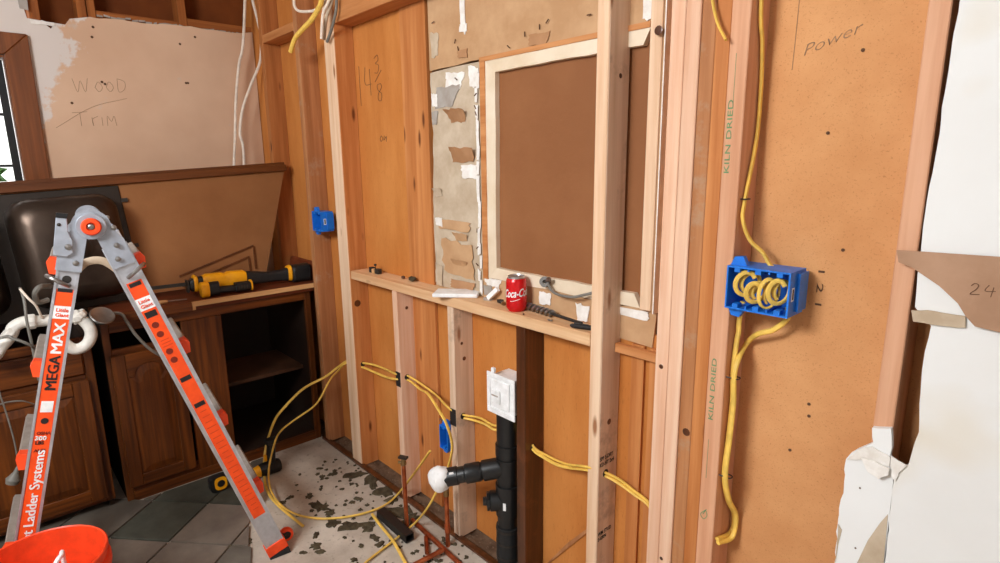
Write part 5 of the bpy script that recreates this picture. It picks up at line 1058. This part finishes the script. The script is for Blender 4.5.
# auger bit
db = thing('drill_bit', 'twisted steel auger bit lying on the sill right of the can', 'drill bit', (-1.10, 0.04, SZ))
b0, b1 = Vector((-1.248, 0.062, SZ + 0.013)), Vector((-1.005, 0.040, SZ + 0.008)); bd_ = (b1 - b0).normalized(); bs_ = bd_.cross(UP).normalized(); bu_ = bs_.cross(bd_)
obj('shank', tube([b0 + bd_ * 0.115, b1], 0.0048, 10, smooth=False), 'dark_steel', db, smooth=True)
obj('core', tube([b0, b0 + bd_ * 0.125], 0.0035, 8, smooth=False), 'steel', db, smooth=True)
for ph in (0, PI):
    bm = new_bm(); prev = None
    for q in range(49):
        a = ph + q / 48 * 2 * PI * 3.0; c = b0 + bd_ * 0.12 * q / 48; rd_ = bs_ * math.cos(a) + bu_ * math.sin(a); tw = bd_ * 0.004
        ring = [bm.verts.new(c + rd_ * 0.003 - tw), bm.verts.new(c + rd_ * 0.0125 - tw), bm.verts.new(c + rd_ * 0.0125 + tw), bm.verts.new(c + rd_ * 0.003 + tw)]
        if prev:
            for k_ in range(4): bm.faces.new((prev[k_], prev[(k_ + 1) % 4], ring[(k_ + 1) % 4], ring[k_]))
        else: bm.faces.new(ring)
        prev = ring
    bm.faces.new(list(reversed(prev)))
    obj('flute', bm, 'steel', db, smooth=True)
mk = thing('marker_pen', 'black marker lying on the sill against the new pine stud', 'marker', (-1.0, 0.008, SZ))
m0, m1 = Vector((-1.018, 0.004, SZ + 0.0075)), Vector((-0.9445, 0.030, SZ + 0.0075))
obj('barrel', tube([m0.lerp(m1, 0.0), m0.lerp(m1, 0.08), m0.lerp(m1, 0.2), m0.lerp(m1, 1.0)], 0.0072, 12, smooth=False, rlist=[0.003, 0.006, 0.0072, 0.0072]), 'print_black', mk, smooth=True)
obj('clip', tube([m0.lerp(m1, 0.15) + Vector((0, 0, 0.0078)), m0.lerp(m1, 0.7) + Vector((0, 0, 0.0078))], 0.0011, 6, smooth=False), 'black_plastic', mk)
cable('dark_cable', [(-1.1558, 0.0600, 1.0554), (-1.1347, 0.0550, 1.0376), (-1.0981, 0.0500, 1.0320), (-1.0479, 0.0500, 1.0342), (-1.0114, 0.0550, 1.0454), (-0.9867, 0.0600, 1.0544), (-0.97, 0.070, 1.065)], 0.0042, 'wire_grey', 'grey flexible cable curving below the brown hardboard')
cl = thing('cable_clamp', 'round grey clamp at the end of the flexible cable', 'clamp', (-1.1701, 0.0620, 1.0592))
obj('ring', lathe([(0.006, -0.008), (0.016, -0.008), (0.017, 0), (0.016, 0.008), (0.006, 0.008), (0.006, -0.008)], (-1.1701, 0.0620, 1.0592), (0.4, -0.8, 0.3), 16), 'dark_steel', cl, smooth=True)
obj('screw', lathe([(0.005, 0), (0.005, 0.024), (0.008, 0.024), (0.007, 0.03), (0, 0.03)], (-1.1701, 0.0620, 1.0592), (0.9, -0.3, 0.5), 10), 'steel', cl)
# crumbs and hardware on the sill
def chunk(p, s, seed, mt, nm, label, cat, group=None):
    bm = new_bm(); bmesh.ops.create_icosphere(bm, subdivisions=1, radius=1.0); rn_ = random.Random(seed)
    for v in bm.verts: v.co = Vector((v.co.x * s[0], v.co.y * s[1], (v.co.z + 1.0) * s[2])) * rn_.uniform(0.8, 1.15)
    mz = min(v.co.z for v in bm.verts)
    for v in bm.verts: v.co.z -= mz
    bmesh.ops.translate(bm, verts=bm.verts, vec=p); return tag(obj(nm, bm, mt), label, cat, group)
Zs = SZ
lat = thing('small_latch', 'tiny brass and black latch on the left end of the sill', 'latch', (-2.165, 0.05, Zs))
obj('body', bx((-2.19, 0.035, Zs), (-2.165, 0.055, Zs + 0.024)), 'print_black', lat, bev=0.002); obj('plate', bx((-2.1648, 0.033, Zs), (-2.145, 0.055, Zs + 0.020)), 'bare_edge', lat, bev=0.002); obj('block', bx((-2.1448, 0.035, Zs), (-2.115, 0.057, Zs + 0.022)), 'dark_steel', lat, bev=0.003); obj('knob', lathe([(0.002, 0), (0.002, 0.012), (0.006, 0.014), (0.006, 0.02), (0, 0.022)], (-2.15, 0.045, Zs + 0.020), (0, 0, 1), 10), 'print_black', lat)
chunk((-1.885, 0.055, Zs), (0.022, 0.014, 0.012), 5, 'mortar', 'debris_lump', 'dark crumbly lump on the sill near the white plate', 'debris')
chunk((-1.955, 0.058, Zs), (0.010, 0.008, 0.007), 6, 'stamp_brown', 'debris_lump', 'small brown crumb on the sill between latch and lump', 'debris')
chunk((-1.365, 0.055, Zs), (0.018, 0.012, 0.010), 7, 'dark_steel', 'debris_lump', 'dark metal scrap on the sill just left of the can', 'debris')
chunk((-1.34, 0.045, Zs), (0.012, 0.010, 0.008), 8, 'brass', 'debris_lump', 'brassy scrap on the sill touching the red can', 'debris')
chunk((-1.105, 0.015, Zs), (0.013, 0.006, 0.003), 9, 'steel', 'debris_lump', 'thin grey metal shaving in front of the auger bit', 'debris')
chunk((-1.21, 0.008, Zs), (0.004, 0.003, 0.003), 10, 'stamp_brown', 'debris_lump', 'tiny brown crumb in front of the red can', 'debris')

# ================================================================ TOOLS
CZ = 0.8403
saw = thing('reciprocating_saw', 'yellow and black cordless reciprocating saw lying on the worktop', 'power tool', (-2.80, -0.25, CZ))
SA = Vector((-2.815, -0.515, CZ + 0.052)); SB = Vector((-2.785, 0.012, CZ + 0.045)); sd1 = (SB - SA).normalized(); ss = sd1.cross(UP).normalized(); su = ss.cross(sd1)
def seg(pos, wd, ht, up=0.0):
    return [SA + sd1 * pos + ss * p[0] + su * (p[1] + up) for p in rrect(wd, ht, min(wd, ht) * 0.32, 4)]
obj('body', loft([seg(0.045, 0.058, 0.066, .003), seg(0.06, 0.066, 0.078, .004), seg(0.125, 0.066, 0.080, .004), seg(0.14, 0.058, 0.072, .002), seg(0.155, 0.064, 0.080, .004), seg(0.222, 0.066, 0.082, .002), seg(0.232, 0.060, 0.074, .0)]), 'yellow_tool', saw, smooth=True)
obj('gear_nose', loft([seg(-0.010, 0.040, 0.044), seg(0.0, 0.052, 0.060), seg(0.044, 0.056, 0.064, .003)]), 'black_plastic', saw, smooth=True)
obj('gear_cover', loft([seg(0.006, 0.064, 0.070, .004), seg(0.014, 0.068, 0.078, .006), seg(0.022, 0.064, 0.070, .004)]), 'yellow_tool', saw, smooth=True)
obj('handle', loft([seg(0.2325, 0.054, 0.070), seg(0.25, 0.052, 0.068), seg(0.33, 0.044, 0.052, -.004), seg(0.40, 0.044, 0.054, -.004), seg(0.43, 0.050, 0.066, -.002)]), 'black_plastic', saw, smooth=True)
obj('collar', loft([seg(0.4305, 0.056, 0.070, .003), seg(0.446, 0.060, 0.078, .004), seg(0.450, 0.054, 0.070, .003)]), 'yellow_tool', saw, smooth=True)
obj('battery', loft([seg(0.4505, 0.074, 0.076, -.004), seg(0.458, 0.080, 0.086, -.002), seg(0.532, 0.080, 0.090, .001), seg(0.540, 0.072, 0.080, .001)]), 'black_plastic', saw)
bl = new_bm(); obox(bl, SA - sd1 * 0.085 + su * 0.006, sd1 * 0.075, su * 0.008, ss * 0.0008); obj('blade', bl, 'dark_steel', saw)
obj('shoe', obox(new_bm(), SA - sd1 * 0.018 + su * -0.004, sd1 * 0.004, su * 0.026, ss * 0.024), 'dark_steel', saw)
drl = thing('impact_driver', 'small black and yellow driver lying in front of the reciprocating saw', 'power tool', (-2.73, -0.43, CZ))
DA = Vector((-2.742, -0.500, CZ + 0.036)); DD = Vector((0.012, 0.226, 0.0)).normalized(); ds = DD.cross(UP).normalized(); du = UP
def dseg(pos, wd, ht, up=0.0): return [DA + DD * pos + ds * p[0] + du * (p[1] + up) for p in rrect(wd, ht, min(wd, ht) * 0.4, 4)]
obj('nose_ring', loft([dseg(0.0, 0.050, 0.060), dseg(0.004, 0.056, 0.070), dseg(0.030, 0.056, 0.070), dseg(0.034, 0.050, 0.062)]), 'yellow_tool', drl, smooth=True)
obj('gear_case', loft([dseg(0.0345, 0.050, 0.062), dseg(0.075, 0.050, 0.064)]), 'black_plastic', drl, smooth=True)
obj('grip', loft([dseg(0.0755, 0.034, 0.034, -.010), dseg(0.145, 0.032, 0.032, -.012)]), 'black_plastic', drl, smooth=True)
obj('motor_end', loft([dseg(0.1455, 0.050, 0.046, -.008), dseg(0.205, 0.050, 0.046, -.008), dseg(0.212, 0.042, 0.038, -.008)]), 'black_plastic', drl, smooth=True)
for q in range(4): obj('vent_slat', loft([dseg(0.155 + q * 0.012, 0.0525, 0.030, -.008), dseg(0.160 + q * 0.012, 0.0525, 0.030, -.008)]), 'dark_steel', drl)
obj('trim', loft([dseg(0.2125, 0.054, 0.050, -.006), dseg(0.218, 0.054, 0.050, -.006)]), 'yellow_tool', drl)
scr = thing('screwdriver', 'small wooden-handled screwdriver lying left of the saw blade', 'screwdriver', (-3.1628, -0.5835, 0.8500))
h0, h1 = Vector((-2.73, -0.700, CZ + 0.010)), Vector((-2.735, -0.635, CZ + 0.010))
obj('handle', tube([h0, h0.lerp(h1, .1), h0.lerp(h1, .5), h0.lerp(h1, .9), h1], 0.009, 10, smooth=False, rlist=[0.005, 0.008, 0.0095, 0.008, 0.005]), 'bare_edge', scr, smooth=True)
obj('shaft', tube([h1, h1 + Vector((-0.004, 0.075, -0.004))], 0.003, 8, smooth=False), 'steel', scr)
# things on the floor behind the ladder
tm = thing('tape_measure', 'black and yellow tape measure on the tiles beside the ladder rail', 'tape measure', (-2.5399, -0.5745, 0.0120))
tp = Vector((-2.5417, -0.5741, 0.0110)); 
obj('case', loft([[tp + Vector((dx_, p[0], 0.036 + p[1])) for p in rrect(0.072, 0.070, 0.020, 4)] for dx_ in (-0.02, -0.016, 0.016, 0.02)]), 'black_plastic', tm)
obj('cover', loft([[tp + Vector((dx_, 0.006 + p[0], 0.040 + p[1])) for p in rrect(0.050, 0.058, 0.018, 4)] for dx_ in (0.0202, 0.024)]), 'yellow_tool', tm)
obj('badge', lathe([(0.016, 0), (0.015, 0.002), (0, 0.002)], tp + Vector((0.0241, 0.006, 0.040)), (1, 0, 0), 16), 'black_plastic', tm)
dr_t = thing('cordless_drill', 'black and yellow cordless drill lying behind the cable loop with its grip upright', 'power tool', (-2.4789, -0.3642, 0.0000))
g0 = Vector((-2.4672, -0.3642, 0.0000)) + Vector((-0.075, 0.025, 0.0))
obj('motor', loft([[g0 + Vector((p[0], yy, 0.0305 + p[1])) for p in rrect(w2, w2, w2 * 0.4, 5)] for yy, w2 in ((-0.055, 0.050), (-0.045, 0.060), (0.03, 0.060), (0.04, 0.050))]), 'black_plastic', dr_t, smooth=True)
obj('gear_band', loft([[g0 + Vector((p[0], yy, 0.0305 + p[1])) for p in rrect(w2, w2, w2 * 0.4, 5)] for yy, w2 in ((-0.085, 0.040), (-0.0555, 0.052))]), 'yellow_tool', dr_t, smooth=True)
obj('chuck', lathe([(0.018, 0), (0.018, 0.028), (0.009, 0.042), (0, 0.042)], g0 + Vector((0, -0.0855, 0.0305)), (0, -1, 0), 14), 'dark_steel', dr_t, smooth=True)
obj('grip', loft([[g0 + Vector((p[0], p[1] + sft, h)) for p in rrect(0.034, 0.038, 0.013, 4)] for h, sft in ((0.055, 0.0), (0.10, 0.004), (0.145, 0.010))]), 'black_plastic', dr_t, smooth=True)
obj('battery', bx(g0 + Vector((-0.022, -0.018, 0.1455)), g0 + Vector((0.022, 0.038, 0.172))), 'black_plastic', dr_t, bev=0.005)
obj('trigger', bx(g0 + Vector((-0.008, -0.030, 0.070)), g0 + Vector((0.008, -0.0175, 0.100))), 'yellow_tool', dr_t, bev=0.002)
